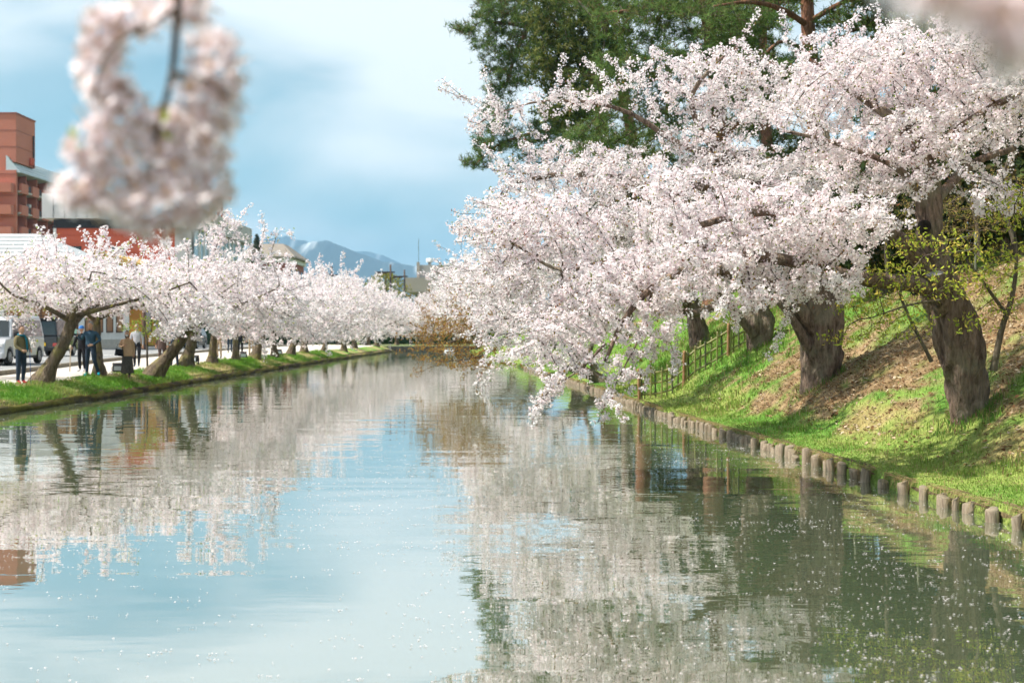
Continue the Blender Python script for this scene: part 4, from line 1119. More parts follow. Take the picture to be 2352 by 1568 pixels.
# two more standing back on the embankment close the gaps behind the blossoms
for k, (px, Y, lab) in enumerate([(1760, 68, "dark pine standing back on the embankment behind the broad green pine"), (2180, 40, "shaded pine behind the leaning cherry at the photo's right"), (2420, 36, "dark pine beyond the photo's right edge behind the leaning cherry")]):
    f0 = foot(px, Y); x, yy, z = f0
    tr = np.array([[x, yy, z, .4], [x + .2, yy, z + 5, .32], [x - .2, yy, z + 10, .24], [x, yy, z + 15, .12]])
    pads = [((x + math.cos(q * 2.1) * 1.6, yy + math.sin(q * 2.1) * 1.6, z + 3.0 + q * 1.25), (2.0, 1.8, .85), 1) for q in range(9)]
    conifer("pine_tree", lab, tr, [], pads, 1500, .42, 50 + k, 8, 0, .3, .036, PAL_PINE * 1.2, .22, 8)

# ------------------------------------------------------------------ fresh leaved shoots round the leaning cherry
def shrub(label, stems, pads, natt, seed, pal, per_node, leafsize, name="leafy_shrub", blossom=0.0):
    g = np.random.default_rng(seed)
    root = empty(name, stems[0][0][:3], label=label, cat="shrub", group="leafy shrubs on the castle bank")
    for q, s in enumerate(stems):
        V, Q, T = sweep(catmull(s, .08), 8, .08, .2, seed + q); npmesh("stem", V, [Q, T], BARK_GREY, root, smooth=True)
    pos, par, rad, npath = grow([catmull(s, .2) for s in stems], pad_points(pads, natt, g), .14, .15, g)
    tw = twig_mesh(pos, par, npath, .003, .02)
    idx = np.arange(npath, len(pos))
    cen = np.repeat(pos[idx], per_node, 0) + g.normal(0, .025, (len(idx) * per_node, 3))
    lf = leaves(cen, 1, .02, leafsize, g, pal)
    parts = [lf[:3], (tw[0], tw[1], [])]; cols = [lf[3], np.full((len(tw[0]), 3), .1)]
    mi = [np.zeros(len(lf[1])), np.ones(len(tw[1]))]
    V, Q, T = join(parts)
    npmesh("crown", V, [Q], [mat_leafy("fresh_leaf", .45), BARK_TWIG], root, col=np.vstack(cols), mi=np.concatenate(mi).astype(int))
Ysh = 18.6
shrub("shoots with bright green leaves across the leaning trunk",
      [path([(2140, 830, Ysh - .1, .025), (2085, 720, Ysh - .2, .02), (2070, 660, Ysh - .3, .016), (2120, 590, Ysh - .3, .010)]), path([(2160, 690, Ysh + .2, .02), (2090, 700, Ysh - .3, .014), (2000, 730, Ysh - .6, .008)])],
      pxpads([(2150, 560, Ysh - .4, 120, 35, .6, .8), (2070, 640, Ysh - .4, 110, 45, .6), (2000, 700, Ysh - .5, 100, 40, .5), (1930, 778, Ysh - .5, 70, 22, .3, 1.5), (2070, 740, Ysh - .4, 90, 50, .5), (2200, 630, Ysh - .5, 80, 60, .4, .7)]), 1500, 31, PAL_FRESH * [1.75, 1.5, 1.5], 6, .030)
shrub("thin young tree with green leaves at the photo's right edge",
      [path([(2282, 850, 19.2, .05), (2300, 760, 19.1, .042), (2325, 680, 19.0, .035), (2335, 600, 19.0, .025), (2330, 520, 19, .012)]), path([(2310, 720, 19.1, .028), (2260, 650, 19, .02), (2215, 590, 19, .012)])],
      pxpads([(2290, 600, 19, 80, 60, .9), (2240, 650, 19, 60, 40, .6), (2330, 480, 19, 60, 70, .8), (2300, 700, 18.9, 50, 40, .5), (2220, 740, 18.8, 40, 30, .4)]), 900, 32, PAL_FRESH * [1.75, 1.5, 1.5], 6, .030)
shrub("bare yellowish twiggy shrub on the slope behind the leaning cherry",
      [path([(2250, 600, 24, .04), (2240, 500, 24, .03), (2200, 420, 24, .015)]), path([(2040, 640, 25, .04), (2035, 560, 25, .03), (2050, 470, 25, .012)]), path([(2330, 560, 23, .04), (2300, 440, 23, .03), (2320, 350, 23, .01)])],
      pxpads([(2250, 460, 24, 110, 80, 1.5), (2060, 500, 25, 80, 60, 1.3), (2180, 520, 24, 90, 60, 1.3)]), 1100, 33, np.array([[.30, .24, .08], [.36, .33, .08], [.25, .17, .08]]), 5, .024)

# ------------------------------------------------------------------ bamboo fence climbing the bank
M_BAM = mat("green_bamboo", (.16, .16, .05), (.28, .26, .10), 7, rough=.5, spec=.4, stretch=(1, 1, .3))
M_BAM2 = mat("dark_bamboo", (.05, .06, .03), (.10, .10, .045), 7, rough=.5, spec=.4)
M_POST = mat("brown_post", (.22, .12, .06), (.34, .2, .1), 7, rough=.8)
fence = empty("bamboo_fence", P(1478, 912, 38), label="open bamboo lattice fence climbing from the water's edge up the green bank", cat="fence")
YF = 38.0
fd = np.linspace(.15, 3.55, 24)
def tube(a, b, r, sides=8, nodes=0):
    a = np.array(a, float); b = np.array(b, float)
    n = max(2, nodes * 4 + 2)
    t = np.linspace(0, 1, n)
    P4 = np.concatenate([a + (b - a) * t[:, None], np.full((n, 1), r)], 1)
    if nodes: P4[2::4, 3] *= 1.18
    return sweep(P4, sides, 0, 0, 0)
xf0 = float(xR(YF))
gz = lambda d: float(zR(d, YF))
for k, d in enumerate(fd):
    z = gz(d); thick = k in (0, 8, 16, 23)
    for q in ((0,) if not thick else (0, 1)):
        dd = d + q * .07
        V, Q, T = tube((xf0 + dd, YF + (.03 if k % 2 else -.03), z - .15), (xf0 + dd + (.015 if k % 3 else -.02), YF + (.03 if k % 2 else -.03), z + (.88 if thick else .8) + .05 * ((k * 7) % 3 - 1)), .04 if (thick and q == 0) else .022, 8, 4)
        npmesh("post" if thick and q == 0 else "bamboo_upright", V, [Q, T], M_POST if thick and q == 0 else (M_BAM if k % 3 else M_BAM2), fence, smooth=True)
for hgt in (.12, .41, .68):
    rail = np.array([[xf0 + d, YF, gz(d) * .8 + (gz(max(d - .3, .1)) + gz(d + .3)) * .1 + hgt, .028] for d in np.linspace(0, 3.7, 12)])
    V, Q, T = sweep(catmull(rail, .1), 8, 0, 0, 0)
    npmesh("bamboo_rail", V, [Q, T], M_BAM, fence, smooth=True)
# tufts crowding the feet of the near trunks
g = np.random.default_rng(404); tp = []
for (cx0, cy0, r_) in ((trunkA[1][0], trunkA[1][1], .24), (trunkB[1][0], trunkB[1][1], .3), (trunkC[1][0], trunkC[1][1], .3)):
    n_ = 420; a_ = g.uniform(0, 6.28, n_); q_ = r_ * g.uniform(.85, 1.9, n_) ** 1.0
    xx_, yy_ = cx0 + np.cos(a_) * q_, cy0 + np.sin(a_) * q_
    tp.append(np.stack([xx_, yy_, zR(xx_ - xR(yy_), yy_)], 1))
tp = np.vstack(tp); n_ = len(tp)
tc_ = np.where(g.random((n_, 1)) < .3, STRAW * .8, np.array([.12, .25, .045])) * g.uniform(.7, 1.25, (n_, 1))
blades("trunk_tufts", tp, tc_, g.uniform(.06, .17, n_), g.uniform(.004, .008, n_), g, lean=.45, label="long grass tufts crowding the feet of the cherry trunks", cat="grass")
# dark fence on the crest
crest = empty("crest_fence", (8.6, 31, 3.6), label="dark green rail fence on the crest behind the furrowed cherry trunk", cat="fence")
for k in range(8):
    y_ = 28 + k * 1.5; x_ = float(xR(y_)) + 5.2; z_ = ground_z(x_, y_)
    V, Q, T = tube((x_, y_, z_ - .2), (x_, y_, z_ + 1.0), .03, 6); npmesh("post", V, [Q, T], M_BAM2, crest, smooth=True)
for hgt in (.35, .65, .92):
    rail = np.array([[float(xR(y_)) + 5.2, y_, ground_z(float(xR(y_)) + 5.2, y_) + hgt, .022] for y_ in np.arange(28, 39, 1.5)])
    V, Q, T = sweep(catmull(rail, .3), 6, 0, 0, 0); npmesh("rail", V, [Q, T], M_BAM2, crest, smooth=True)

# ================================================================== BUILDINGS
def glass(name, col, rough=.08):
    return mat(name, col, rough=rough, spec=.8)
G_DARK = glass("window_glass", (.05, .07, .08)); G_BLUE = glass("blue_glass", (.26, .38, .43), .15)
M_BLACK = mat("black_trim", (.02, .02, .022), rough=.5)
M_WHITE = mat("white_paint", (.74, .74, .72), (.66, .66, .64), 1.5, rough=.7)
def mat_brick(name, c1, c2, mortar, scale=1.0):
    if name in MAT: return MAT[name]
    m, nt, out = nodes_of(name); L = nt.links
    b = nt.nodes.new("ShaderNodeBsdfPrincipled"); b.inputs["Roughness"].default_value = .85
    t = nt.nodes.new("ShaderNodeTexCoord"); sp = nt.nodes.new("ShaderNodeSeparateXYZ"); L.new(t.outputs["Object"], sp.inputs[0])
    ad = nt.nodes.new("ShaderNodeMath"); ad.operation = 'ADD'; L.new(sp.outputs[0], ad.inputs[0]); L.new(sp.outputs[1], ad.inputs[1])
    cb = nt.nodes.new("ShaderNodeCombineXYZ"); L.new(ad.outputs[0], cb.inputs[0]); L.new(sp.outputs[2], cb.inputs[1])
    br = nt.nodes.new("ShaderNodeTexBrick"); br.inputs["Scale"].default_value = scale * 4; L.new(cb.outputs[0], br.inputs["Vector"])
    br.inputs["Color1"].default_value = (*c1, 1); br.inputs["Color2"].default_value = (*c2, 1); br.inputs["Mortar"].default_value = (*mortar, 1); br.inputs["Mortar Size"].default_value = .012
    n = nt.nodes.new("ShaderNodeTexNoise"); n.inputs["Scale"].default_value = .25; n.inputs["Detail"].default_value = 6; L.new(t.outputs["Object"], n.inputs["Vector"])
    mr = nt.nodes.new("ShaderNodeMapRange"); mr.inputs[3].default_value = .82; mr.inputs[4].default_value = 1.15; L.new(n.outputs["Fac"], mr.inputs[0])
    v = nt.nodes.new("ShaderNodeVectorMath"); v.operation = 'SCALE'; L.new(br.outputs["Color"], v.inputs[0]); L.new(mr.outputs[0], v.inputs["Scale"])
    L.new(v.outputs[0], b.inputs["Base Color"]); L.new(b.outputs[0], out.inputs[0]); MAT[name] = m
    return m
M_SALMON = mat_brick("salmon_tile", (.52, .185, .125), (.47, .16, .105), (.42, .17, .12))
M_REDWALL = mat("red_stucco", (.52, .12, .065), (.47, .10, .055), .5, rough=.85)
M_BRICK = mat_brick("red_brick", (.36, .11, .08), (.30, .085, .06), (.3, .16, .12))

def slats_x(x): return x
def window(parent, x0, x1, y, z0, z1, fr, gl, face='-y', depth=.12, bars=0):
    """recess frame + pane set on a wall; face tells the outward normal"""
    t = .09
    if face == '-y':
        f = boxes("window", [(x0, x1, y - .06, y + depth, z0, z0 + t), (x0, x1, y - .06, y + depth, z1 - t, z1), (x0, x0 + t, y - .06, y + depth, z0 + t, z1 - t), (x1 - t, x1, y - .06, y + depth, z0 + t, z1 - t)] +
                  [(x0 + t, x1 - t, y - .05, y + depth, z0 + (z1 - z0) * k / (bars + 1) - t / 3, z0 + (z1 - z0) * k / (bars + 1) + t / 3) for k in range(1, bars + 1)], fr, parent)
        boxes("pane", [(x0 + t, x1 - t, y - .02, y - .01, z0 + t, z1 - t)], gl, f)
    else:   # +x wall: x0,x1 are y range and y is the wall's x
        f = boxes("window", [(y - depth, y + .06, x0, x1, z0, z0 + t), (y - depth, y + .06, x0, x1, z1 - t, z1), (y - depth, y + .06, x0, x0 + t, z0 + t, z1 - t), (y - depth, y + .06, x1 - t, x1, z0 + t, z1 - t)], fr, parent)
        boxes("pane", [(y + .01, y + .02, x0 + t, x1 - t, z0 + t, z1 - t)], gl, f)
    return f

GZ = .95
# --- salmon apartment block with balconies
apt = empty("apartment_block", (-69.5, 200, GZ), label="salmon brick apartment block with stepped balconies and a stair tower", cat="apartment block")
AX, AY0, AY1, ATOP = -69.5, 200.0, 252.0, 26.0
boxes("wall", [(AX - 14, AX - 1.6, AY0, AY1, GZ, ATOP)], M_SALMON, apt)
boxes("end_wall", [(AX - 14, AX, AY0 - .5, AY0 + .0, GZ, ATOP - 1.2)], M_SALMON, apt)
boxes("stair_tower", [(AX - 12, AX - .3, AY0 + .3, AY0 + 8.3, ATOP, 32.8)], M_SALMON, apt)
M_METALROOF = mat("pale_metal_roof", (.50, .58, .62), (.56, .63, .66), 2, rough=.45, metal=.2)
# sloping metal eave: a skirt of standing seam panels
ea = npmesh("eave", [(AX - 1.5, AY0 - .3, ATOP + .9), (AX + .5, AY0 - .3, ATOP - 1.5), (AX + .5, AY1, ATOP - 1.5), (AX - 1.5, AY1, ATOP + .9), (AX - 1.5, AY0 - .3, ATOP - 1.7), (AX - 1.5, AY1, ATOP - 1.7)], [np.array([(0, 1, 2, 3), (4, 5, 2, 1)]), np.array([(0, 4, 1), (3, 2, 5)])], M_METALROOF, apt)
for k in range(5):
    z = ATOP - 1.3 + k * .48; x = AX + .5 - (z - (ATOP - 1.5)) * 2 / 2.4
    boxes("seam", [(x + .02, x + .09, AY0 - .3, AY1, z, z + .07)], M_METALROOF, ea)
M_SLAB = mat("balcony_soffit", (.55, .52, .48), rough=.8)
M_RAIL = mat("dark_railing", (.045, .04, .04), rough=.5)
for fl in range(7):
    z = ATOP - 4.2 - fl * 3.05
    if z < 3: break
    boxes("balcony_slab", [(AX - 1.62, AX + .35, AY0 + .4, AY1, z, z + .22)], M_SLAB, apt)
    for k in range(11):
        y0 = AY0 + .5 + k * 4.6
        boxes("parapet", [(AX + .05, AX + .45, y0, y0 + 2.7, z - .15, z + 1.25)], M_SALMON, apt)
        boxes("railing", [(AX + .12, AX + .2, y0 + 2.7, y0 + 4.6, z + .22, z + 1.15)], M_RAIL, apt)
        if fl < 5:
            boxes("glass_door", [(AX - 1.6, AX - 1.55, y0 + .5, y0 + 2.9, z + .25, z + 2.4)], G_DARK, apt)
            boxes("party_pier", [(AX - 1.58, AX - .2, y0 + 3.6, y0 + 3.85, z + .22, z + 3.0)], M_SALMON, apt)
    boxes("end_balcony", [(AX - 4.2, AX - .3, AY0 - 1.8, AY0 - .52, z - .2, z + 1.1)], M_SALMON, apt)
for (zz_, yy_) in ((20.0, 207.0), (13.8, 216.0), (17.0, 226.0)):
    boxes("air_conditioner", [(AX - 1.4, AX - .7, yy_, yy_ + .9, zz_, zz_ + .7)], M_WHITE, apt, bevel=.04)
M_JOINT = mat("wall_joint", (.30, .11, .08), rough=.9)
for k in range(2): boxes("wall_joint", [(AX - 12.05, AX - .26, AY0 + .26, AY0 + 8.34, 28.2 + k * 2.3, 28.26 + k * 2.3)], M_JOINT, apt)
boxes("roof_coping", [(AX - 12.1, AX - .2, AY0 + .2, AY0 + 8.4, 32.8, 33.0)], M_JOINT, apt)
for k in range(8): boxes("wall_joint", [(AX - 14.05, AX + .03, AY0 - .55, AY0 - .5, 2.9 + k * 3.05, 2.97 + k * 3.05)], M_JOINT, apt)
V, Q, T = tube((AX - .12, AY0 + 7.2, ATOP), (AX - .12, AY0 + 7.2, 30.6), .12, 8); npmesh("vent_pipe", V, [Q, T], M_RAIL, apt, smooth=True)
V, Q, T = tube((AX - .1, AY0 + 6.1, ATOP + .2), (AX - .1, AY0 + 6.1, ATOP + 1.2), .4, 10); npmesh("roof_fan", V, [Q, T], M_REDWALL, apt, smooth=True)
# lattice antenna mast behind
mast = empty("radio_mast", (-53.4, 260, 0.9), label="red and white lattice radio mast behind the buildings", cat="mast")
for k in range(8):
    V, Q, T = [], [], []
    z0, z1 = 1 + k * 3.6, 1 + (k + 1) * 3.6
    prs = []
    for (sx, sy) in ((1, 1), (1, -1), (-1, 1), (-1, -1)):
        w0, w1 = .9 - k * .08, .9 - (k + 1) * .08
        prs.append(tube((-53.4 + sx * w0, 260 + sy * w0, z0), (-53.4 + sx * w1, 260 + sy * w1, z1), .09, 5))
        prs.append(tube((-53.4 + sx * w0, 260 + sy * w0, z0), (-53.4 - sx * w1, 260 + sy * w1, z1), .05, 4))
    V, Q, T = join(prs)
    npmesh("lattice_section", V, [Q, T], M_WHITE if k % 2 else M_REDWALL, mast)
boxes("antenna_platform", [(-54.6, -51.6, 258.5, 261.5, 26.4, 26.9)], M_REDWALL, mast)
boxes("antenna_platform", [(-54.4, -51.8, 258.9, 261.1, 19.6, 20.0)], M_REDWALL, mast)

# --- red shop building with grey sign box
rb = empty("red_building", (-41, 150, GZ), label="plain red building with dark cornice and grey sign box on its roof", cat="building")
boxes("wall", [(-48.2, -33.6, 150, 164, GZ, 13.2)], M_REDWALL, rb)
boxes("cornice", [(-48.3, -33.5, 149.9, 164.1, 13.2, 13.9)], M_BLACK, rb)
boxes("sign_box", [(-49.3, -43.4, 149.2, 154, 14.0, 16.6)], mat("grey_panel", (.46, .46, .46), (.52, .52, .51), .8, rough=.6), rb, bevel=.03)
boxes("corner_strip", [(-48.32, -48.02, 149.85, 150.0, GZ, 13.2)], M_WHITE, rb)
window(rb, -42.3, -40.8, 150, 8.0, 11.1, M_BLACK, G_DARK, bars=1)
window(rb, -46.6, -45.4, 150, 8.0, 11.1, M_BLACK, G_DARK, bars=1)
for k in range(3):
    window(rb, -38.4 + k * 1.7, -37.2 + k * 1.7, 150, 6.8, 8.6, M_BLACK, G_DARK)
for k in range(12): boxes("siding_joint", [(-48.02, -33.58, 149.97, 150.0, 2.0 + k * .93, 2.04 + k * .93)], mat("red_joint", (.36, .08, .045), rough=.9), rb)
for k in range(1, 5): boxes("panel_joint", [(-49.3 + k * 1.18, -49.26 + k * 1.18, 149.17, 149.2, 14.05, 16.55)], M_RAIL, rb)
boxes("gutter", [(-48.4, -33.4, 149.78, 149.9, 13.0, 13.18)], M_BLACK, rb)
# --- glass fronted hall
gb = empty("glass_building", (-31.5, 142, GZ), label="hall with a grey fascia above tall pale blue glass panels", cat="building")
mat("grey_wall", (.4, .4, .39), (.45, .45, .44), .6, rough=.8)
boxes("wall", [(-33.3, -31.7, 140.5, 149.7, GZ, 12.3), (-33.3, -31.7, 149.7, 167, GZ, 12.3)], MAT["grey_wall"], gb)
boxes("fascia", [(-33.4, -30.6, 140.2, 167.4, 12.3, 14.2)], mat("grey_fascia", (.40, .39, .37), (.46, .45, .43), .5, rough=.7), gb)
for k in range(12):
    y0 = 141.0 + k * 2.1
    boxes("glass_panel", [(-31.55, -31.45, y0, y0 + 1.95, 5.2, 12.2)], G_BLUE, gb)
    boxes("mullion", [(-31.6, -31.3, y0 + 1.95, y0 + 2.1, 5.0, 12.25)], M_WHITE, gb)
# --- white roofed house and shop front with brown lattice windows
wh = empty("white_house", (-36, 96, GZ), label="low white house with a hipped white metal roof and brown lattice windows", cat="house")
M_WROOF = mat("white_roof", (.40, .42, .43), (.46, .47, .48), 1.2, rough=.55)
hx0, hx1, hy0, hy1 = -43.0, -29.6, 97.0, 110.0
boxes("wall", [(hx0, hx1, hy0, hy1, GZ, 6.6)], M_WHITE, wh)
e = .7
npmesh("roof", [(hx0 - e, hy0 - e, 6.6), (hx1 + e, hy0 - e, 6.6), (hx1 + e, hy1 + e, 6.6), (hx0 - e, hy1 + e, 6.6), (hx0 + 4.5, 102.5, 9.1), (hx1 - 4.5, 102.5, 9.1), (hx0 - e, hy0 - e, 6.35), (hx1 + e, hy0 - e, 6.35), (hx1 + e, hy1 + e, 6.35), (hx0 - e, hy1 + e, 6.35)],
       [np.array([(0, 1, 5, 4), (2, 3, 4, 5), (6, 7, 1, 0), (7, 8, 2, 1), (8, 9, 3, 2), (9, 6, 0, 3), (9, 8, 7, 6)]), np.array([(1, 2, 5), (3, 0, 4)])], M_WROOF, wh)
for k in range(1, 8):        # courses of the metal roof
    t = k / 8
    boxes("roof_course", [(hx0 - e + t * (4.5 + e), hx1 + e - t * (4.5 + e), hy0 - e + t * (5.5 + e) - .05, hy0 - e + t * (5.5 + e) + .05, 6.6 + 2.5 * t - .01, 6.6 + 2.5 * t + .05)], M_WROOF, wh)
M_LATT = mat("brown_lattice", (.10, .05, .03), rough=.7); G_AMBER = mat("amber_blind", (.34, .16, .06), (.28, .13, .05), 3, rough=.6)
for k in range(3):
    f = window(wh, -34.6 + k * 1.75, -33.1 + k * 1.75, 97, 2.2, 5.0, M_LATT, G_AMBER, bars=2)
    boxes("lattice_bar", [(-33.9 + k * 1.75, -33.82 + k * 1.75, 96.94, 96.99, 2.3, 4.9)], M_LATT, f)
for k in range(4):
    window(wh, 98.5 + k * 2.6, 100.2 + k * 2.6, -29.6, 2.0, 4.6, M_LATT, G_AMBER, '+x')
boxes("base_course", [(hx0 - .1, hx1 + .1, hy0 - .1, hy1 + .1, GZ - .3, 1.5)], mat("base_tile", (.5, .47, .42), (.42, .4, .36), 2, rough=.8), wh)
# --- ochre walled shop
oc = empty("ochre_shop", (-31, 114, GZ), label="ochre yellow shop with a shallow roof beyond the white house", cat="shop")
M_OCH = mat("ochre_wall", (.50, .24, .05), (.44, .2, .045), .7, rough=.85)
boxes("wall", [(-36.5, -29.8, 114, 128, GZ, 7.4)], M_OCH, oc)
npmesh("roof", [(-37, 113.4, 7.4), (-29.3, 113.4, 7.4), (-29.3, 128.5, 7.4), (-37, 128.5, 7.4), (-33.2, 113.4, 8.6), (-33.2, 128.5, 8.6)], [np.array([(0, 4, 5, 3), (1, 2, 5, 4)]), np.array([(0, 1, 4), (2, 3, 5)])], mat("ochre_roof", (.48, .30, .10), rough=.8), oc)
for k in range(4):
    window(oc, 115.5 + k * 3, 117.5 + k * 3, -29.8, 2.0, 4.2, M_LATT, G_DARK, '+x')
window(oc, -34.6, -33.4, 114, 2.0, 4.4, M_LATT, G_DARK, bars=1)
# --- brick building with hipped roof and white cornice
bb = empty("brick_building", (-40, 232, GZ), label="red brick building with a low hipped roof and white cornice", cat="building")
bx0, bx1, by0, by1 = -43.5, -36.0, 230.0, 246.0
boxes("wall", [(bx0, bx1, by0, by1, GZ, 13.4)], M_BRICK, bb)
boxes("cornice", [(bx0 - .35, bx1 + .35, by0 - .35, by1 + .35, 13.4, 14.3)], M_WHITE, bb)
for k in range(14):
    boxes("dentil", [(bx0 + .1 + k * .55, bx0 + .35 + k * .55, by0 - .5, by0 - .35, 13.9, 14.25)], M_WHITE, bb)
e = 1.0
npmesh("roof", [(bx0 - e, by0 - e, 14.32), (bx1 + e, by0 - e, 14.32), (bx1 + e, by1 + e, 14.32), (bx0 - e, by1 + e, 14.32), (bx0 + 1, by0 + 5, 16.7), (bx1 - 1.8, by0 + 5, 16.7), (bx1 - 1.8, by1 - 5, 16.7), (bx0 + 1, by1 - 5, 16.7), (bx0 - e, by0 - e, 14.1), (bx1 + e, by0 - e, 14.1), (bx1 + e, by1 + e, 14.1), (bx0 - e, by1 + e, 14.1)],
       [np.array([(0, 1, 5, 4), (1, 2, 6, 5), (2, 3, 7, 6), (3, 0, 4, 7), (4, 5, 6, 7), (8, 9, 1, 0), (9, 10, 2, 1), (10, 11, 3, 2), (11, 8, 0, 3), (11, 10, 9, 8)])], mat("tile_roof", (.22, .19, .16), (.27, .23, .19), 1, rough=.8), bb)
window(bb, -38.2, -36.9, 230, 9.4, 12.0, M_WHITE, G_DARK, bars=0)
window(bb, -41.6, -40.3, 230, 9.4, 12.0, M_WHITE, G_DARK, bars=0)
for k in range(4):
    window(bb, 231.5 + k * 3.6, 233.6 + k * 3.6, -36, 8.6, 12.4, mat("dark_brick_reveal", (.12, .05, .04), rough=.8), G_DARK, '+x')
# --- beige municipal block at the head of the moat
mb = empty("beige_block", (-15, 300, .6), label="beige block with roof tanks at the end of the moat", cat="building")
M_BEIGE = mat("beige_wall", (.36, .31, .27), (.40, .35, .31), .3, rough=.85)
boxes("wall", [(-20.4, 6, 300, 322, .6, 10.2)], mat("taupe_wall", (.24, .20, .19), (.28, .24, .22), .3, rough=.85), mb)
boxes("roof_band", [(-22.4, 6.5, 298.6, 323, 10.6, 13.6)], M_BEIGE, mb)
boxes("roof_band", [(-21.0, 6.2, 299.3, 322.5, 10.2, 10.6)], M_BEIGE, mb)
boxes("plant_room", [(-20.0, -10.5, 302, 312, 13.6, 16.4)], mat("grey_render", (.36, .35, .34), (.4, .39, .38), .4, rough=.85), mb)
for k in range(3): boxes("roof_pier", [(-20.2 + k * 4.7, -19.6 + k * 4.7, 301.5, 302.1, 13.6, 17.0)], M_BEIGE, mb)
for x_ in (-17.6, -12.6):
    V, Q, T = tube((x_, 304, 16.4), (x_, 304, 17.1), .35, 12); st = npmesh("vent_stack", V, [Q, T], MAT["grey_render"], mb, smooth=True)
    V, Q, T = tube((x_, 304, 17.1), (x_, 304, 17.9), .75, 14); npmesh("cowl", V, [Q, T], M_WHITE, st, smooth=True)
V, Q, T = tube((-11.0, 299.5, 12.6), (-2.0, 303, 12.6), 1.35, 18); npmesh("roof_tank", V, [Q, T], M_WHITE, mb, smooth=True)
for x_ in (-19.9, -10.8):
    V, Q, T = tube((x_, 303, 13.6), (x_, 303, 22), .05, 5); npmesh("lightning_rod", V, [Q, T], M_RAIL, mb)
for k in range(6):
    boxes("pilaster", [(-19.6 + k * 3.4, -18.9 + k * 3.4, 299.7, 300.0, .6, 10.1)], M_BEIGE, mb)
    window(mb, -18.5 + k * 3.4, -16.7 + k * 3.4, 300, 6.4, 8.8, M_RAIL, G_BLUE)

# street lamps with long arms, seen over the crowns
M_LAMP = mat("dark_brown_metal", (.05, .035, .03), rough=.5, metal=.3)
lamp_lab = ["T shaped lamp post before the beige block, arm pointing at the mountains, taller one", "T shaped lamp post just beside the taller one before the beige block", "dark T shaped lamp post half hidden in blossom before the mountains", "lamp post with a double head near the brick building"]
for k, (px, py, Y, arm) in enumerate([(897, 607, 190, 32), (929, 619, 215, 26), (797, 622, 200, 16), (762, 612, 180, 12)]):
    top = P(px, py, Y)
    lp = empty("street_lamp", (top[0], Y, .6), label=lamp_lab[k], cat="street lamp", group="street lamps down the avenue")
    V, Q, T = tube((top[0], Y, .5), (top[0], Y, top[2]), .12, 8); npmesh("pole", V, [Q, T], M_LAMP, lp, smooth=True)
    L_ = arm / F_PX * Y
    boxes("arm", [(top[0] - L_, top[0] + L_ * .3, Y - .1, Y + .1, top[2] - 1.15, top[2] - .95)], M_LAMP, lp)
    boxes("lamp_head", [(top[0] - L_, top[0] - L_ + 1.4, Y - .25, Y + .25, top[2] - 1.25, top[2] - 1.0)], M_LAMP, lp, bevel=.05)
# street poles and hedge across the road
for k, (px, Y, lab) in enumerate([(243 + 138, 88, "brown round street post across the road, in front of the hedge"), (330, 100, "grey street post beside the ochre shop")]):
    x_ = P(px, 765, Y)[0]; z_ = ground_z(x_, Y)
    sp_ = empty("street_post", (x_, Y, z_), label=lab, cat="post")
    V, Q, T = tube((x_, Y, z_ - .2), (x_, Y, z_ + 4.2), .11, 10); npmesh("shaft", V, [Q, T], mat("post_brown", (.10, .05, .035), rough=.6), sp_, smooth=True)
    V, Q, T = tube((x_, Y, z_ - .2), (x_, Y, z_ + .35), .17, 10); npmesh("foot", V, [Q, T], MAT["post_brown"], sp_, smooth=True)
# clipped hedges
PAL_HEDGE = np.array([[.035, .085, .025], [.05, .11, .03], [.03, .07, .02]])
for k, (x0, x1, y0, y1, h, lab) in enumerate([(-31.5, -29.6, 131, 146, 2.2, "clipped dark green hedge past the ochre shop"), (-32, -29.3, 88, 95.5, 1.6, "low hedge before the white house")]):
    g = np.random.default_rng(60 + k); n = 5000
    z_ = ground_z((x0 + x1) / 2, y0)
    c = np.stack([g.uniform(x0, x1, n), g.uniform(y0, y1, n), z_ + h * g.random(n) ** .7], 1)
    lf = leaves(c, 1, .05, .09, g, PAL_HEDGE)
    hd = npmesh("hedge", lf[0], lf[1], mat_leafy("hedge_leaf", .25), col=lf[3]); tag(hd, lab, "hedge")
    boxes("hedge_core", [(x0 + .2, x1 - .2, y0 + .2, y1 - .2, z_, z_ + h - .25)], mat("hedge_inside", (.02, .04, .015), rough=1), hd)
for k, (x0, x1, y0, y1, h, lab) in enumerate([(-34, -20, 178, 182, 3.6, "dense dark hedge closing the view behind the weir, street half"), (-19.5, -4, 180, 184, 3.8, "dense dark hedge closing the view behind the weir, middle"), (-3.5, 14, 178, 182, 4.2, "dense dark hedge closing the view behind the weir, castle half")]):
    g = np.random.default_rng(160 + k); n = 5000
    c = np.stack([g.uniform(x0, x1, n), g.uniform(y0, y1, n), .5 + h * g.random(n) ** .7 * (.8 + .3 * np.sin(g.random() * 6 + np.linspace(0, 9, n)))], 1)
    lf = leaves(c, 1, .1, .22, g, PAL_HEDGE * 1.3)
    hd = npmesh("hedge", lf[0], lf[1], mat_leafy("hedge_leaf", .25), col=lf[3]); tag(hd, lab, "hedge")
    boxes("hedge_core", [(x0 + .3, x1 - .3, y0 + .5, y1 - .5, .4, h * .85)], mat("hedge_inside", (.02, .04, .015), rough=1), hd)
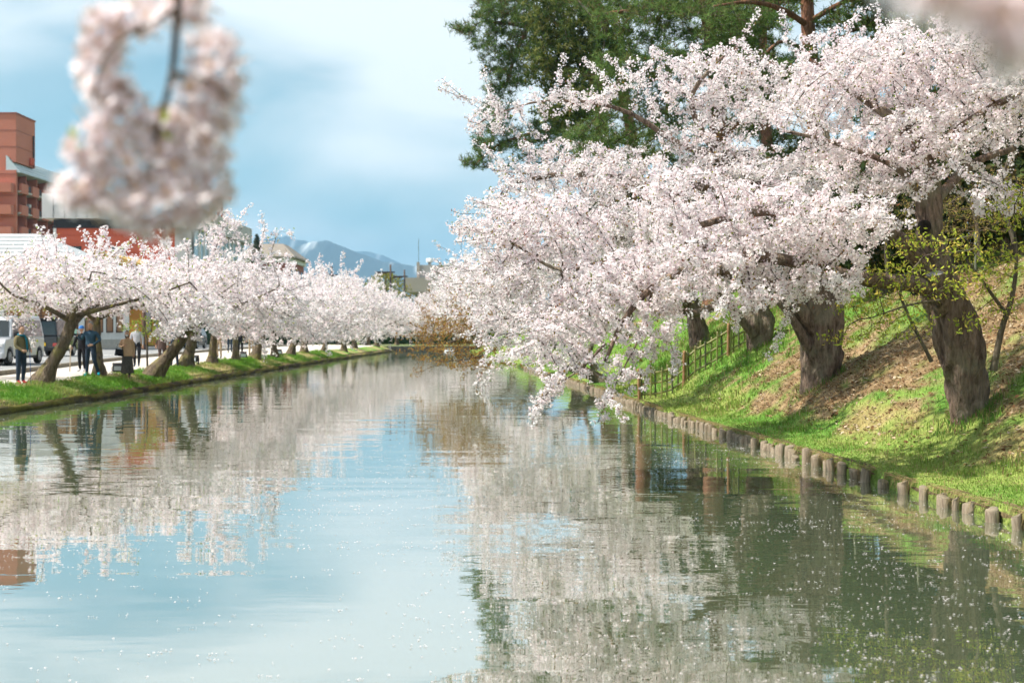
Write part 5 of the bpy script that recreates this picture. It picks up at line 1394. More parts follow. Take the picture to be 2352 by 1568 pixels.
# conifers by the brick building, yellow-green tree by the lamps
def small_tree(name, label, x, y, z0, h, w, pal, seed, shape, leaf=.12, n=5000, cat="tree"):
    g = np.random.default_rng(seed)
    root = empty(name, (x, y, z0), label=label, cat=cat)
    V, Q, T = sweep(catmull(np.array([[x, y, z0 - .2, w * .06], [x, y, z0 + h * .5, w * .04], [x, y, z0 + h * .97, w * .012]]), .5), 8, .08, .2, seed)
    npmesh("trunk", V, [Q, T], BARK_GREY, root, smooth=True)
    t = g.random(n); a = g.uniform(0, 6.28, n)
    if shape == 'cone':
        zz_ = z0 + h * (.08 + .92 * t); rr = w * .5 * (1 - t) ** .8 * (.75 + .4 * np.sin(t * 55) ** 2) * np.sqrt(g.uniform(.25, 1, n))
    else:
        zz_ = z0 + h * (.25 + .75 * t); rr = w * .5 * np.sqrt(np.clip(1 - (2 * t - 1) ** 2, 0, 1)) * np.sqrt(g.uniform(.2, 1, n)) * (.75 + .4 * fbm(a * 1.2, t * 4, 2))
    lf = leaves(np.stack([x + np.cos(a) * rr, y + np.sin(a) * rr, zz_], 1), 1, leaf * .6, leaf, g, pal)
    npmesh("crown", lf[0], lf[1], mat_leafy("hedge_leaf", .25), root, col=lf[3])
PC = np.array([[.05, .075, .045], [.07, .09, .05], [.09, .10, .06]])
c = P(590, 560, 205); small_tree("conifer", "grey green conifer left of the brick building's roof", c[0], 205, .9, 15.2, 5.5, PC, 71, 'cone', .16, cat="conifer")
c = P(626, 600, 212); small_tree("conifer", "smaller conifer before the brick building's wall", c[0], 212, .9, 11.6, 4.6, PC * 1.3, 72, 'cone', .16, cat="conifer")
c = P(886, 640, 230); small_tree("willow_tree", "round yellow green tree below the T shaped lamp posts", c[0], 230, .6, 11.0, 9, np.array([[.28, .26, .06], [.22, .23, .05], [.33, .30, .08]]), 73, 'round', .22, 4000)

# evergreen understorey on the crest behind the cherries
PD = np.array([[.05, .075, .03], [.075, .10, .035], [.11, .09, .045], [.04, .06, .025]])
th_lab = ["dark evergreen bush on the crest left of the leaning cherry's trunk", "dark evergreen bush on the crest straight behind the leaning cherry", "brownish evergreen bush on the crest at the right edge", "tall dark evergreen filling the gap behind the right edge", "dark evergreen behind the furrowed trunk on the crest",
          "understorey evergreen above the bamboo fence", "understorey evergreen far along the crest below the pines", "understorey evergreen on the crest between the two furrowed trunks", "understorey evergreen farthest along the crest beyond the orange maple", "broad evergreen behind the fence at the crest"]
for k, (px, Y, h_, w_) in enumerate([(2040, 33, 3.6, 3.8), (2190, 31, 4.4, 4.0), (2320, 29, 4.2, 3.8), (2420, 33, 7.0, 5.0), (1930, 37, 4.4, 4.2), (1780, 46, 5.0, 5.0), (1620, 66, 7.0, 7.0), (1850, 42, 5.0, 4.6), (1440, 95, 9.0, 9.0), (1700, 56, 6.0, 6.0)]):
    x_ = P(px, 765, Y)[0]
    small_tree("evergreen_bush", th_lab[k], x_, Y, ground_z(x_, Y) - h_ * .15, h_, w_, PD, 500 + k, 'round', .05 + .0017 * Y, 6500, cat="bush")

# ================================================================== MOUNTAINS
def ridge(name, prof, Y, depth, base, colr_lo, colr_snow, seed):
    g = np.random.default_rng(seed)
    pxs = np.linspace(prof[0][0], prof[-1][0], 150)
    top = np.interp(pxs, [p[0] for p in prof], [p[1] for p in prof]) + (fbm(pxs * .05 + seed, pxs * 0, 4) - .5) * 5
    rowsn = 26
    V = []; C = []
    for r in range(rowsn):
        t = r / (rowsn - 1)                # 0 foot (near), 1 crest
        Yr = Y - depth * (1 - t)
        for px, py in zip(pxs, top):
            H = P(px, py, Y)[2]
            X = (px - CX) / F_PX * Y
            rel = fbm(X / Y * 46 + seed * 3, t * 3.2 + seed, 5) - .5
            gul = fbm(X / Y * 110 + seed, t * 2.0, 4)
            z = base + (H - base) * (t ** 1.15) * (1 + rel * .5 * (1 - t)) + (H * .06 * (gul - .5)) * math.sin(math.pi * t)
            V.append((X, Yr, z))
            sn = np.clip((gul - .66) * 7 + (t - .95) * 2.0, 0, 1) * (t > .45)
            C.append(np.array(colr_lo) * (.8 + .4 * gul) * (1 - sn * .8) + np.array(colr_snow) * sn * .8)
    # back slope
    for px, py in zip(pxs, top):
        V.append(((px - CX) / F_PX * Y, Y + depth * .7, base)); C.append(np.array(colr_lo))
    m = len(pxs); R_ = rowsn + 1
    i, j = np.meshgrid(np.arange(R_ - 1), np.arange(m - 1), indexing='ij'); a = (i * m + j).ravel()
    o = npmesh(name, np.array(V), np.stack([a, a + 1, a + m + 1, a + m], 1), mat_vcol("mountain", bump=0, var=.15, vscale=.02), col=np.array(C), smooth=True)
    o["kind"] = "structure"
FOREST = (.045, .06, .06); SNOW = (.75, .78, .8)
ridge("mountains", [(380, 640), (520, 585), (600, 552), (657, 541), (690, 551), (720, 560), (760, 575), (850, 610), (980, 640)], 7600, 1500, 0, FOREST, SNOW, 1)
ridge("mountains", [(560, 640), (640, 590), (700, 558), (750, 552), (790, 566), (830, 583), (880, 600), (930, 607), (1000, 618), (1100, 640), (1250, 660)], 6200, 1300, 0, FOREST, SNOW, 2)
ridge("mountains", [(700, 640), (800, 578), (850, 577), (890, 590), (925, 606), (960, 618), (1000, 628), (1200, 640)], 9000, 1200, 0, FOREST, SNOW, 3)
# air between here and the mountains
hz = boxes("haze", [(-5200, 5200, -120, 11000, -2.5, 570)], bpy.data.materials.new("haze_air"))
hm = hz.data.materials[0]; hm.use_nodes = True; hm.cycles.homogeneous_volume = True; hn = hm.node_tree; hn.nodes.clear()
ho = hn.nodes.new("ShaderNodeOutputMaterial"); hv = hn.nodes.new("ShaderNodeVolumePrincipled")
hv.inputs["Color"].default_value = (.36, .66, .95, 1); hv.inputs["Density"].default_value = .00013; hv.inputs["Anisotropy"].default_value = 0.2
hn.links.new(hv.outputs[0], ho.inputs["Volume"])
tag(hz, "pale blue spring haze in the air towards the mountains", "haze", kind="stuff")

# ================================================================== PEOPLE
def fabric(name, c, rough=.9, c2=None, scale=30):
    return mat("cloth_" + name, c, c2 or tuple(v * .8 for v in c), scale, rough=rough, spec=.15, lo=.3, hi=.7)
SKIN = mat("skin", (.55, .33, .23), (.50, .29, .20), 20, rough=.6)
HAIRS = {"black": mat("hair_black", (.02, .017, .015), (.035, .028, .024), 60, rough=.6), "grey": mat("hair_grey", (.30, .29, .28), (.18, .17, .17), 60, rough=.6), "brown": mat("hair_brown", (.075, .04, .025), (.05, .028, .018), 60, rough=.6)}
J0 = {"pelvis": (0, 0, .95), "spine": (0, .01, 1.12), "chest": (0, .0, 1.30), "neck": (0, .0, 1.45), "head0": (0, -.01, 1.53),
      "hipL": (.09, 0, .90), "kneeL": (.10, -.01, .50), "ankL": (.10, .03, .09), "toeL": (.12, -.12, .02),
      "hipR": (-.09, 0, .90), "kneeR": (-.10, -.01, .50), "ankR": (-.10, .03, .09), "toeR": (-.12, -.12, .02),
      "shL": (.175, .0, 1.39), "elL": (.235, .02, 1.13), "wrL": (.25, -.05, .89), "haL": (.25, -.08, .81),
      "shR": (-.175, .0, 1.39), "elR": (-.235, .02, 1.13), "wrR": (-.25, -.05, .89), "haR": (-.25, -.08, .81)}
RAD = {"pelvis": (.165, .125), "spine": (.155, .12), "chest": (.175, .125), "neck": (.06, .06), "head0": (.055, .055),
       "hip": (.095, .1), "knee": (.068, .07), "ank": (.048, .05), "toe": (.04, .028), "sh": (.075, .075), "el": (.052, .052), "wr": (.034, .036), "ha": (.035, .022)}
BONES = [("pelvis", "spine", "top"), ("spine", "chest", "top"), ("chest", "neck", "top"), ("neck", "head0", "skin")]
for s_ in "LR":
    BONES += [("pelvis", "hip" + s_, "bot"), ("hip" + s_, "knee" + s_, "bot"), ("knee" + s_, "ank" + s_, "bot"), ("ank" + s_, "toe" + s_, "shoe"),
              ("chest", "sh" + s_, "top"), ("sh" + s_, "el" + s_, "top"), ("el" + s_, "wr" + s_, "top"), ("wr" + s_, "ha" + s_, "skin")]

def ball(c, r, n=14, m=10, f=None):
    V = []; F = []
    for i in range(m + 1):
        th = math.pi * i / m
        for j in range(n):
            ph = 2 * math.pi * j / n
            d = np.array([math.sin(th) * math.cos(ph), math.sin(th) * math.sin(ph), math.cos(th)])
            p = d * np.asarray(r)
            if f is not None: p = f(d, p)
            V.append(np.asarray(c) + p)
    for i in range(m):
        for j in range(n):
            F.append((i * n + j, (i + 1) * n + j, (i + 1) * n + (j + 1) % n, i * n + (j + 1) % n))
    return np.array(V), np.array(F), []

def person(label, x, y, rz, H, mats_, pose=None, fat=1.0, hair="black", hairlen=0.0, z=None, head_turn=(0, 0), extras=()):
    """mats_: dict top, bot, shoe. pose: joint overrides in a 1.7 m body facing -Y"""
    J = dict(J0)
    if pose: J.update(pose)
    names = list(J)
    z0 = ground_z(x, y) if z is None else z
    root = empty("person", (x, y, z0 + .004), rz, label=label, cat="person", group="people strolling along the moat")
    s = H / 1.7
    me = bpy.data.meshes.new("skeleton")
    me.from_pydata([J[n] for n in names], [(names.index(a), names.index(b)) for a, b, _ in BONES], [])
    ob = bpy.data.objects.new("skeleton", me); COL.objects.link(ob)
    sk = ob.modifiers.new("skin", 'SKIN'); sk.branch_smoothing = .5
    ss = ob.modifiers.new("sub", 'SUBSURF'); ss.levels = 1; ss.render_levels = 1
    for i, n in enumerate(names):
        k = n if n in RAD else n[:-1]
        r = RAD[k]; f_ = fat if k in ("pelvis", "spine", "chest") else (1 + (fat - 1) * .5 if k in ("hip", "sh", "el", "knee") else 1)
        d = me.skin_vertices[0].data[i]; d.radius = (r[0] * f_, r[1] * f_); d.use_root = (n == "pelvis")
    dg = bpy.context.evaluated_depsgraph_get()
    ev = ob.evaluated_get(dg); em = ev.to_mesh()
    V = np.empty(len(em.vertices) * 3, dtype=np.float32); em.vertices.foreach_get("co", V); V = V.reshape(-1, 3).astype(float)
    Q = [tuple(p.vertices) for p in em.polygons]; ev.to_mesh_clear()
    bpy.data.objects.remove(ob); bpy.data.meshes.remove(me)
    Q4 = np.array([q for q in Q if len(q) == 4]); Q3 = [q for q in Q if len(q) == 3]
    # which garment covers which face: nearest bone
    segs = [(np.array(J[a]), np.array(J[b]), w) for a, b, w in BONES]
    def which(c):
        best = None
        for a, b, w in segs:
            t = np.clip(((c - a) @ (b - a)) / ((b - a) @ (b - a) + 1e-9), 0, 1); d = np.linalg.norm(c - a - (b - a) * t)
            if best is None or d < best[0]: best = (d, w, t)
        return best[1]
    order = ["top", "bot", "shoe", "skin"]
    def cls(f):
        c = V[list(f)].mean(0); w = which(c)
        if w == "top" and c[2] < .93 and abs(c[0]) < .2: w = "bot"
        if w == "skin" and c[2] > 1.3 and c[2] < 1.47: w = "top"
        return order.index(w)
    mi4 = [cls(f) for f in Q4]; mi3 = [cls(f) for f in Q3]
    # head, with brow, nose, chin and ears
    h0 = np.array(J["head0"]); hc = h0 + [0, -.012, .085]
    yaw, nod = head_turn
    def face(d, p):
        p = p.copy()
        if d[1] < -.2:
            if abs(d[0]) < .22 and -.25 < d[2] < .18: p[1] -= .016 * (1 - abs(d[0]) / .22)          # nose
            if -.75 < d[2] < -.45 and abs(d[0]) < .4: p[1] -= .008                                        # chin
            if .08 < d[2] < .3: p[1] -= .004
        if d[2] < -.1: p[0] *= 1 - .22 * (-d[2])
        return p
    parts = [ball((0, 0, 0), (.076, .094, .118), 16, 12, face)]
    for sx in (-1, 1):
        parts.append(ball((sx * .077, .01, -.01), (.010, .02, .032), 6, 5))
    HV, HQ, _ = join(parts)
    eyes = [ball((sx * .03, -.083, .012), (.013, .008, .006), 6, 4) for sx in (-1, 1)] + [ball((0, -.086, -.055), (.022, .006, .006), 6, 4)]
    EV, EQ, _ = join(eyes)
    Mh = Matrix.Rotation(yaw, 3, 'Z') @ Matrix.Rotation(nod, 3, 'X')
    Mh = np.array(Mh)
    HV = HV @ Mh.T + hc; EV = EV @ Mh.T + hc
    fing = []
    for sd in "LR":
        w, h = np.array(J["wr" + sd]), np.array(J["ha" + sd]); d = unit(h - w)
        side = unit(np.cross(d, [0, 1, .2])); fwd = np.cross(side, d)
        for q, ln in enumerate((.062, .072, .066, .05)):
            a = h + side * (q - 1.5) * .017; b = a + d * ln * .55 + fwd * .012; c = b + d * ln * .25 + fwd * .03
            fing.append(sweep(np.array([[*(a - d * .03), .009], [*a, .009], [*b, .0085], [*c, .007]]), 5, 0, 0, 0))
        a = w + (h - w) * .5 + side * -.03
        fing.append(sweep(np.array([[*(a + side * .02), .011], [*(a - side * .012 + d * .02), .010], [*(a - side * .02 + d * .05 + fwd * .012), .008]]), 5, 0, 0, 0))
    FV, FQ, FT = join(fing)
    o1 = len(V); o2 = o1 + len(HV); o3 = o2 + len(EV)
    AV = np.vstack([V, HV, EV, FV]) * s
    quads = np.vstack([Q4, HQ + o1, EQ + o2, FQ + o3])
    tris = np.vstack([np.array(Q3).reshape(-1, 3) if Q3 else np.zeros((0, 3), int), FT + o3]).astype(int)
    mi = mi4 + [3] * len(HQ) + [4] * len(EQ) + [3] * len(FQ) + mi3 + [3] * len(FT)
    npmesh("body", AV, [quads, tris], [mats_["top"], mats_["bot"], mats_["shoe"], SKIN, mat("eye_dark", (.03, .015, .012), rough=.4)], root, world=False, mi=mi, smooth=True)
    # hair
    if hair:
        def cap(d, p):
            p = p.copy()
            if d[1] < -.1 and d[2] < .42: p *= .9
            if d[2] < -.25: p *= .85 if hairlen == 0 else 1.0
            if hairlen and d[2] < -.2 and d[1] > -.55: p[2] -= hairlen * (-d[2]); p[0] *= 1.12
            return p
        cv, cq, _ = ball((0, .012, .014), (.082, .098, .118), 14, 10, cap)
        keep = [q for q in cq if not (cv[q].mean(0)[1] < -.045 and cv[q].mean(0)[2] < .06)]
        npmesh("hair", (cv @ Mh.T + hc) * s, np.array(keep), HAIRS[hair], root, world=False, smooth=True)
    for fn in extras: fn(root, J, s, hc, Mh)
    return root

def x_scarf(m):
    def f(root, J, s, hc, Mh):
        c = np.array(J["neck"])
        a = np.linspace(0, 2 * math.pi, 17)
        ring = np.array([[c[0] + .085 * math.cos(t), c[1] - .01 + .085 * math.sin(t), c[2] + .0 + .02 * math.sin(t), .03] for t in a])
        ps = [sweep(ring, 8, .1, 0, 1), sweep(np.array([[.05, -.1, c[2] - .02, .035], [.075, -.15, c[2] - .15, .034], [.085, -.165, c[2] - .38, .03], [.085, -.17, c[2] - .5, .028]]), 8, .05, 0, 2)]
        V, Q, T = join(ps); npmesh("scarf", V * s, [Q, T], m, root, world=False, smooth=True)
    return f
def x_hat(m, brim=.05):
    def f(root, J, s, hc, Mh):
        prof_h = [(.001, .135), (.05, .13), (.085, .10), (.098, .05), (.098, .02), (.1 + brim, .022), (.1 + brim, .016), (.09, .026)]
        n = 16; V = []; F = []
        for r, zz_ in prof_h:
            for k in range(n):
                t = 2 * math.pi * k / n; V.append(np.array([r * math.cos(t), r * 1.12 * math.sin(t), zz_]))
        for q in range(len(prof_h) - 1):
            for k in range(n): F.append((q * n + k, (q + 1) * n + k, (q + 1) * n + (k + 1) % n, q * n + (k + 1) % n))
        npmesh("hat", (np.array(V) @ Mh.T + hc) * s, np.array(F), m, root, world=False, smooth=True)
    return f
def x_mask(m):
    def f(root, J, s, hc, Mh):
        V, Q, _ = ball((0, -.03, -.045), (.068, .075, .052), 12, 8)
        keep = [q for q in Q if V[q].mean(0)[1] < -.05]
        npmesh("face_mask", (V @ Mh.T + hc) * s, np.array(keep), m, root, world=False, smooth=True)
    return f
def x_skirt(m, z0, z1, r0, r1):
    def f(root, J, s, hc, Mh):
        n = 28; V = []; F = []
        for q in range(8):
            t = q / 7; z_ = z0 + (z1 - z0) * t; r = r0 + (r1 - r0) * t
            for k in range(n):
                a = 2 * math.pi * k / n; rr = r * (1 + .07 * t * math.sin(7 * a))
                V.append((rr * math.cos(a), rr * .8 * math.sin(a), z_))
        for q in range(7):
            for k in range(n): F.append((q * n + k, q * n + (k + 1) % n, (q + 1) * n + (k + 1) % n, (q + 1) * n + k))
        npmesh("skirt", np.array(V) * s, np.array(F), m, root, world=False, smooth=True)
    return f
def x_coat(m, z0, z1, r0, r1):
    def f(root, J, s, hc, Mh):
        n = 24; V = []; F = []
        for q in range(7):
            t = q / 6; z_ = z0 + (z1 - z0) * t; r = r0 + (r1 - r0) * t
            for k in range(n):
                a = 2 * math.pi * k / n; rr = r * (1 + .04 * math.sin(5 * a) * t)
                V.append((rr * math.cos(a), rr * .74 * math.sin(a) + .005, z_))
        for q in range(6):
            for k in range(n): F.append((q * n + k, q * n + (k + 1) % n, (q + 1) * n + (k + 1) % n, (q + 1) * n + k))
        npmesh("coat_skirt", np.array(V) * s, np.array(F), m, root, world=False, smooth=True)
    return f
C_OLIVE = fabric("olive", (.19, .16, .085)); C_TEAL = fabric("teal", (.02, .16, .22)); C_NAVY = fabric("navy", (.03, .045, .07)); C_RED = fabric("red", (.5, .05, .06)); C_BLUEJ = fabric("blue_jacket", (.04, .085, .13)); C_BLACK = fabric("black", (.018, .018, .022)); C_CYAN = fabric("cyan", (.02, .38, .48))
C_BEIGE = fabric("beige", (.52, .36, .23)); C_GREYL = fabric("light_grey", (.46, .46, .50)); C_BROWN = fabric("brown", (.12, .08, .07)); C_KHAKI = fabric("khaki", (.42, .33, .22)); C_WHITE = fabric("white", (.7, .7, .7)); C_PAT = fabric("patterned", (.13, .12, .12), c2=(.03, .03, .02), scale=40); C_MAUVE = fabric("mauve", (.30, .22, .24)); C_TAN = fabric("tan_shoe", (.25, .16, .1))

def at(px, Y): return float(P(px, 765, Y)[0])
# 1 olive jacket with pole, looking across the water
xp1, yp1 = at(48, 40.3), 40.3
person("person in olive jacket and teal scarf leaning on a blue walking pole", xp1, yp1, R(62), 1.63, dict(top=C_OLIVE, bot=C_NAVY, shoe=C_RED),
       pose={"elL": (.25, -.03, 1.13), "wrL": (.14, -.25, .99), "haL": (.12, -.31, .97), "elR": (-.25, -.03, 1.13), "wrR": (-.16, -.23, .99), "haR": (-.13, -.3, .98), "head0": (0, -.015, 1.53)}, fat=1.17, hair="brown", extras=(x_scarf(C_TEAL),))
def stick(name, a, b, r, m, label, knob=None):
    root = empty(name, b, label=label, cat="walking stick" if "stick" in name or "cane" in name else "walking pole")
    V, Q, T = tube(a, b, r, 8); npmesh("shaft", V, [Q, T], m, root, smooth=True)
    a_ = np.array(a, float)
    V, Q, T = tube(a_ + [0, 0, -.02], a_ + [0, 0, .1], r * 1.9, 8); npmesh("grip", V, [Q, T], knob or m, root, smooth=True)
def local(x, y, rz, p, s=1.0):
    c, sn = math.cos(rz), math.sin(rz)
    return np.array([x + (p[0] * c - p[1] * sn) * s, y + (p[0] * sn + p[1] * c) * s, ground_z(x, y) + p[2] * s])
h = local(xp1, yp1, R(62), (.0, -.36, .96), .96)
stick("walking_pole", h, (h[0] + .05, h[1] - .05, ground_z(h[0], h[1])), .009, mat("pole_blue", (.02, .08, .3), rough=.4), "thin blue walking pole held by the person in olive", M_BLACK)
# 2 man in blue jacket stepping down the turf, phone up
xp2, yp2 = at(208, 46.5), 46.5
pose2 = {"kneeL": (.16, -.08, .52), "ankL": (.24, .06, .11), "toeL": (.30, -.08, .05), "kneeR": (-.09, -.05, .5), "ankR": (-.10, -.06, .09), "toeR": (-.14, -.2, .02),
         "elR": (-.30, -.05, 1.16), "wrR": (-.33, -.24, 1.30), "haR": (-.33, -.29, 1.37), "elL": (.32, .02, 1.16), "wrL": (.16, -.2, 1.0), "haL": (.08, -.24, .98)}
person("man in blue jacket and turquoise shoes stepping on the turf with phone raised", xp2, yp2, R(-8), 1.76, dict(top=C_BLUEJ, bot=C_NAVY, shoe=C_CYAN), pose=pose2, fat=1.12, hair="grey", head_turn=(-.2, .1))
h = local(xp2, yp2, R(-8), (-.335, -.34, 1.43), 1.035)
ph = empty("phone", h, label="mint green phone held up by the man in the blue jacket", cat="phone")
boxes("case", [(h[0] - .045, h[0] + .035, h[1] - .012, h[1] - .002, h[2] - .07, h[2] + .08)], mat("mint", (.35, .6, .52), rough=.4), ph)
boxes("screen", [(h[0] - .038, h[0] + .028, h[1] - .001, h[1] + .003, h[2] - .06, h[2] + .07)], M_BLACK, ph)
# 3 elderly person in black with cane
xp3, yp3 = at(188, 50.5), 50.5
person("person in black with a blue cap and white shoes behind the man with the phone", xp3, yp3, R(-15), 1.60, dict(top=C_BLACK, bot=C_BLACK, shoe=C_WHITE), pose={"elR": (-.29, -.02, 1.12), "wrR": (-.31, -.16, .92), "haR": (-.32, -.2, .88)}, fat=1.05, hair="grey", extras=(x_hat(fabric("cap_blue", (.05, .2, .55)), .03),))
h = local(xp3, yp3, R(-15), (-.33, -.24, .9), .94)
stick("walking_cane", h, (h[0] - .02, h[1] - .04, ground_z(h[0], h[1])), .02, mat("pale_wood", (.5, .42, .32), rough=.7), "pale wooden cane held by the person in black")
# 4 woman beige, bag
xp4, yp4 = at(292, 48.8), 48.8
person("woman in beige jacket and long patterned skirt with dark bobbed hair", xp4, yp4, R(8), 1.58, dict(top=C_BEIGE, bot=C_BLACK, shoe=C_TAN), pose={"elR": (-.27, -.03, 1.14), "wrR": (-.12, -.22, 1.17), "haR": (-.06, -.25, 1.2), "ankL": (.07, .03, .09), "toeL": (.08, -.12, .02), "ankR": (-.07, .03, .09), "toeR": (-.08, -.12, .02)}, fat=1.1, hair="brown", hairlen=.13,
       extras=(x_skirt(C_PAT, .98, .17, .17, .235), x_coat(C_BEIGE, 1.36, .80, .19, .25), x_mask(C_WHITE)))
h = local(xp4, yp4, R(8), (-.26, -.16, .86), .93)
bag = empty("handbag", h, label="black handbag on the arm of the woman in beige", cat="handbag")
npmesh("pouch", [(h[0] - .16, h[1] - .05, h[2] - .02), (h[0] + .14, h[1] - .05, h[2] - .06), (h[0] + .14, h[1] + .05, h[2] - .06), (h[0] - .16, h[1] + .05, h[2] - .02), (h[0] - .12, h[1] - .02, h[2] + .2), (h[0] + .12, h[1] - .02, h[2] + .18), (h[0] + .12, h[1] + .02, h[2] + .18), (h[0] - .12, h[1] + .02, h[2] + .2)], BOXF, C_BLACK, bag)
V, Q, T = sweep(np.array([[h[0] - .1, h[1], h[2] + .19, .008], [h[0] - .06, h[1], h[2] + .34, .008], [h[0] + .02, h[1], h[2] + .38, .008], [h[0] + .09, h[1], h[2] + .3, .008], [h[0] + .11, h[1], h[2] + .18, .008]]), 6, 0, 0, 0); npmesh("strap", V, [Q, T], C_BLACK, bag, smooth=True)
# 5 grey haired man, light grey jacket, walking
person("grey haired man in light grey jacket and mask walking behind the woman in beige", at(314, 57), 57, R(5), 1.68, dict(top=C_GREYL, bot=C_BLACK, shoe=C_NAVY), pose={"kneeL": (.11, -.1, .52), "ankL": (.1, -.12, .1), "toeL": (.12, -.27, .05), "ankR": (-.1, .14, .1), "toeR": (-.11, 0, .02)}, fat=1.08, hair="grey", extras=(x_mask(C_WHITE),))
# 6 brown coat with hat
person("person in brown coat and round hat wearing a mask beside the leaning trunk", at(372, 60), 60, R(0), 1.6, dict(top=C_BROWN, bot=C_BROWN, shoe=C_BLACK), fat=1.1, hair="black", extras=(x_hat(C_BROWN, .04), x_mask(C_WHITE), x_coat(C_BROWN, 1.2, .72, .18, .23)))
# 7 dark trousers behind leaning trunk
person("walker in dark clothes mostly hidden behind the strongly leaning trunk", at(400, 59), 59, R(10), 1.72, dict(top=C_NAVY, bot=C_NAVY, shoe=C_BLACK), pose={"ankL": (.14, -.1, .1), "toeL": (.16, -.25, .04), "ankR": (-.12, .12, .1), "toeR": (-.13, -.02, .02)}, hair="black")
# 8 khaki trousers
person("walker in khaki trousers and mauve top half hidden by a trunk", at(503, 73), 73, R(-10), 1.66, dict(top=C_MAUVE, bot=C_KHAKI, shoe=C_BLACK), pose={"elL": (.25, -.05, 1.14), "wrL": (.2, -.2, 1.05), "haL": (.17, -.26, 1.05), "kneeR": (-.1, -.08, .52), "ankR": (-.1, .1, .12)}, hair="black")
# 9 navy jacket far
person("walker in navy jacket and khaki trousers farther down the footpath", at(577, 84.5), 84.5, R(4), 1.72, dict(top=C_NAVY, bot=C_KHAKI, shoe=C_BLACK), hair="black")
# 10, 11 couple behind
person("walker in black seen between trunks before the navy jacket", at(552, 80), 80, R(0), 1.62, dict(top=C_BLACK, bot=C_BLACK, shoe=C_BLACK), hair="black")
person("distant walker in grey on the footpath past the khaki trousers", at(528, 92), 92, R(180), 1.66, dict(top=C_GREYL, bot=C_NAVY, shoe=C_BLACK), hair="grey")

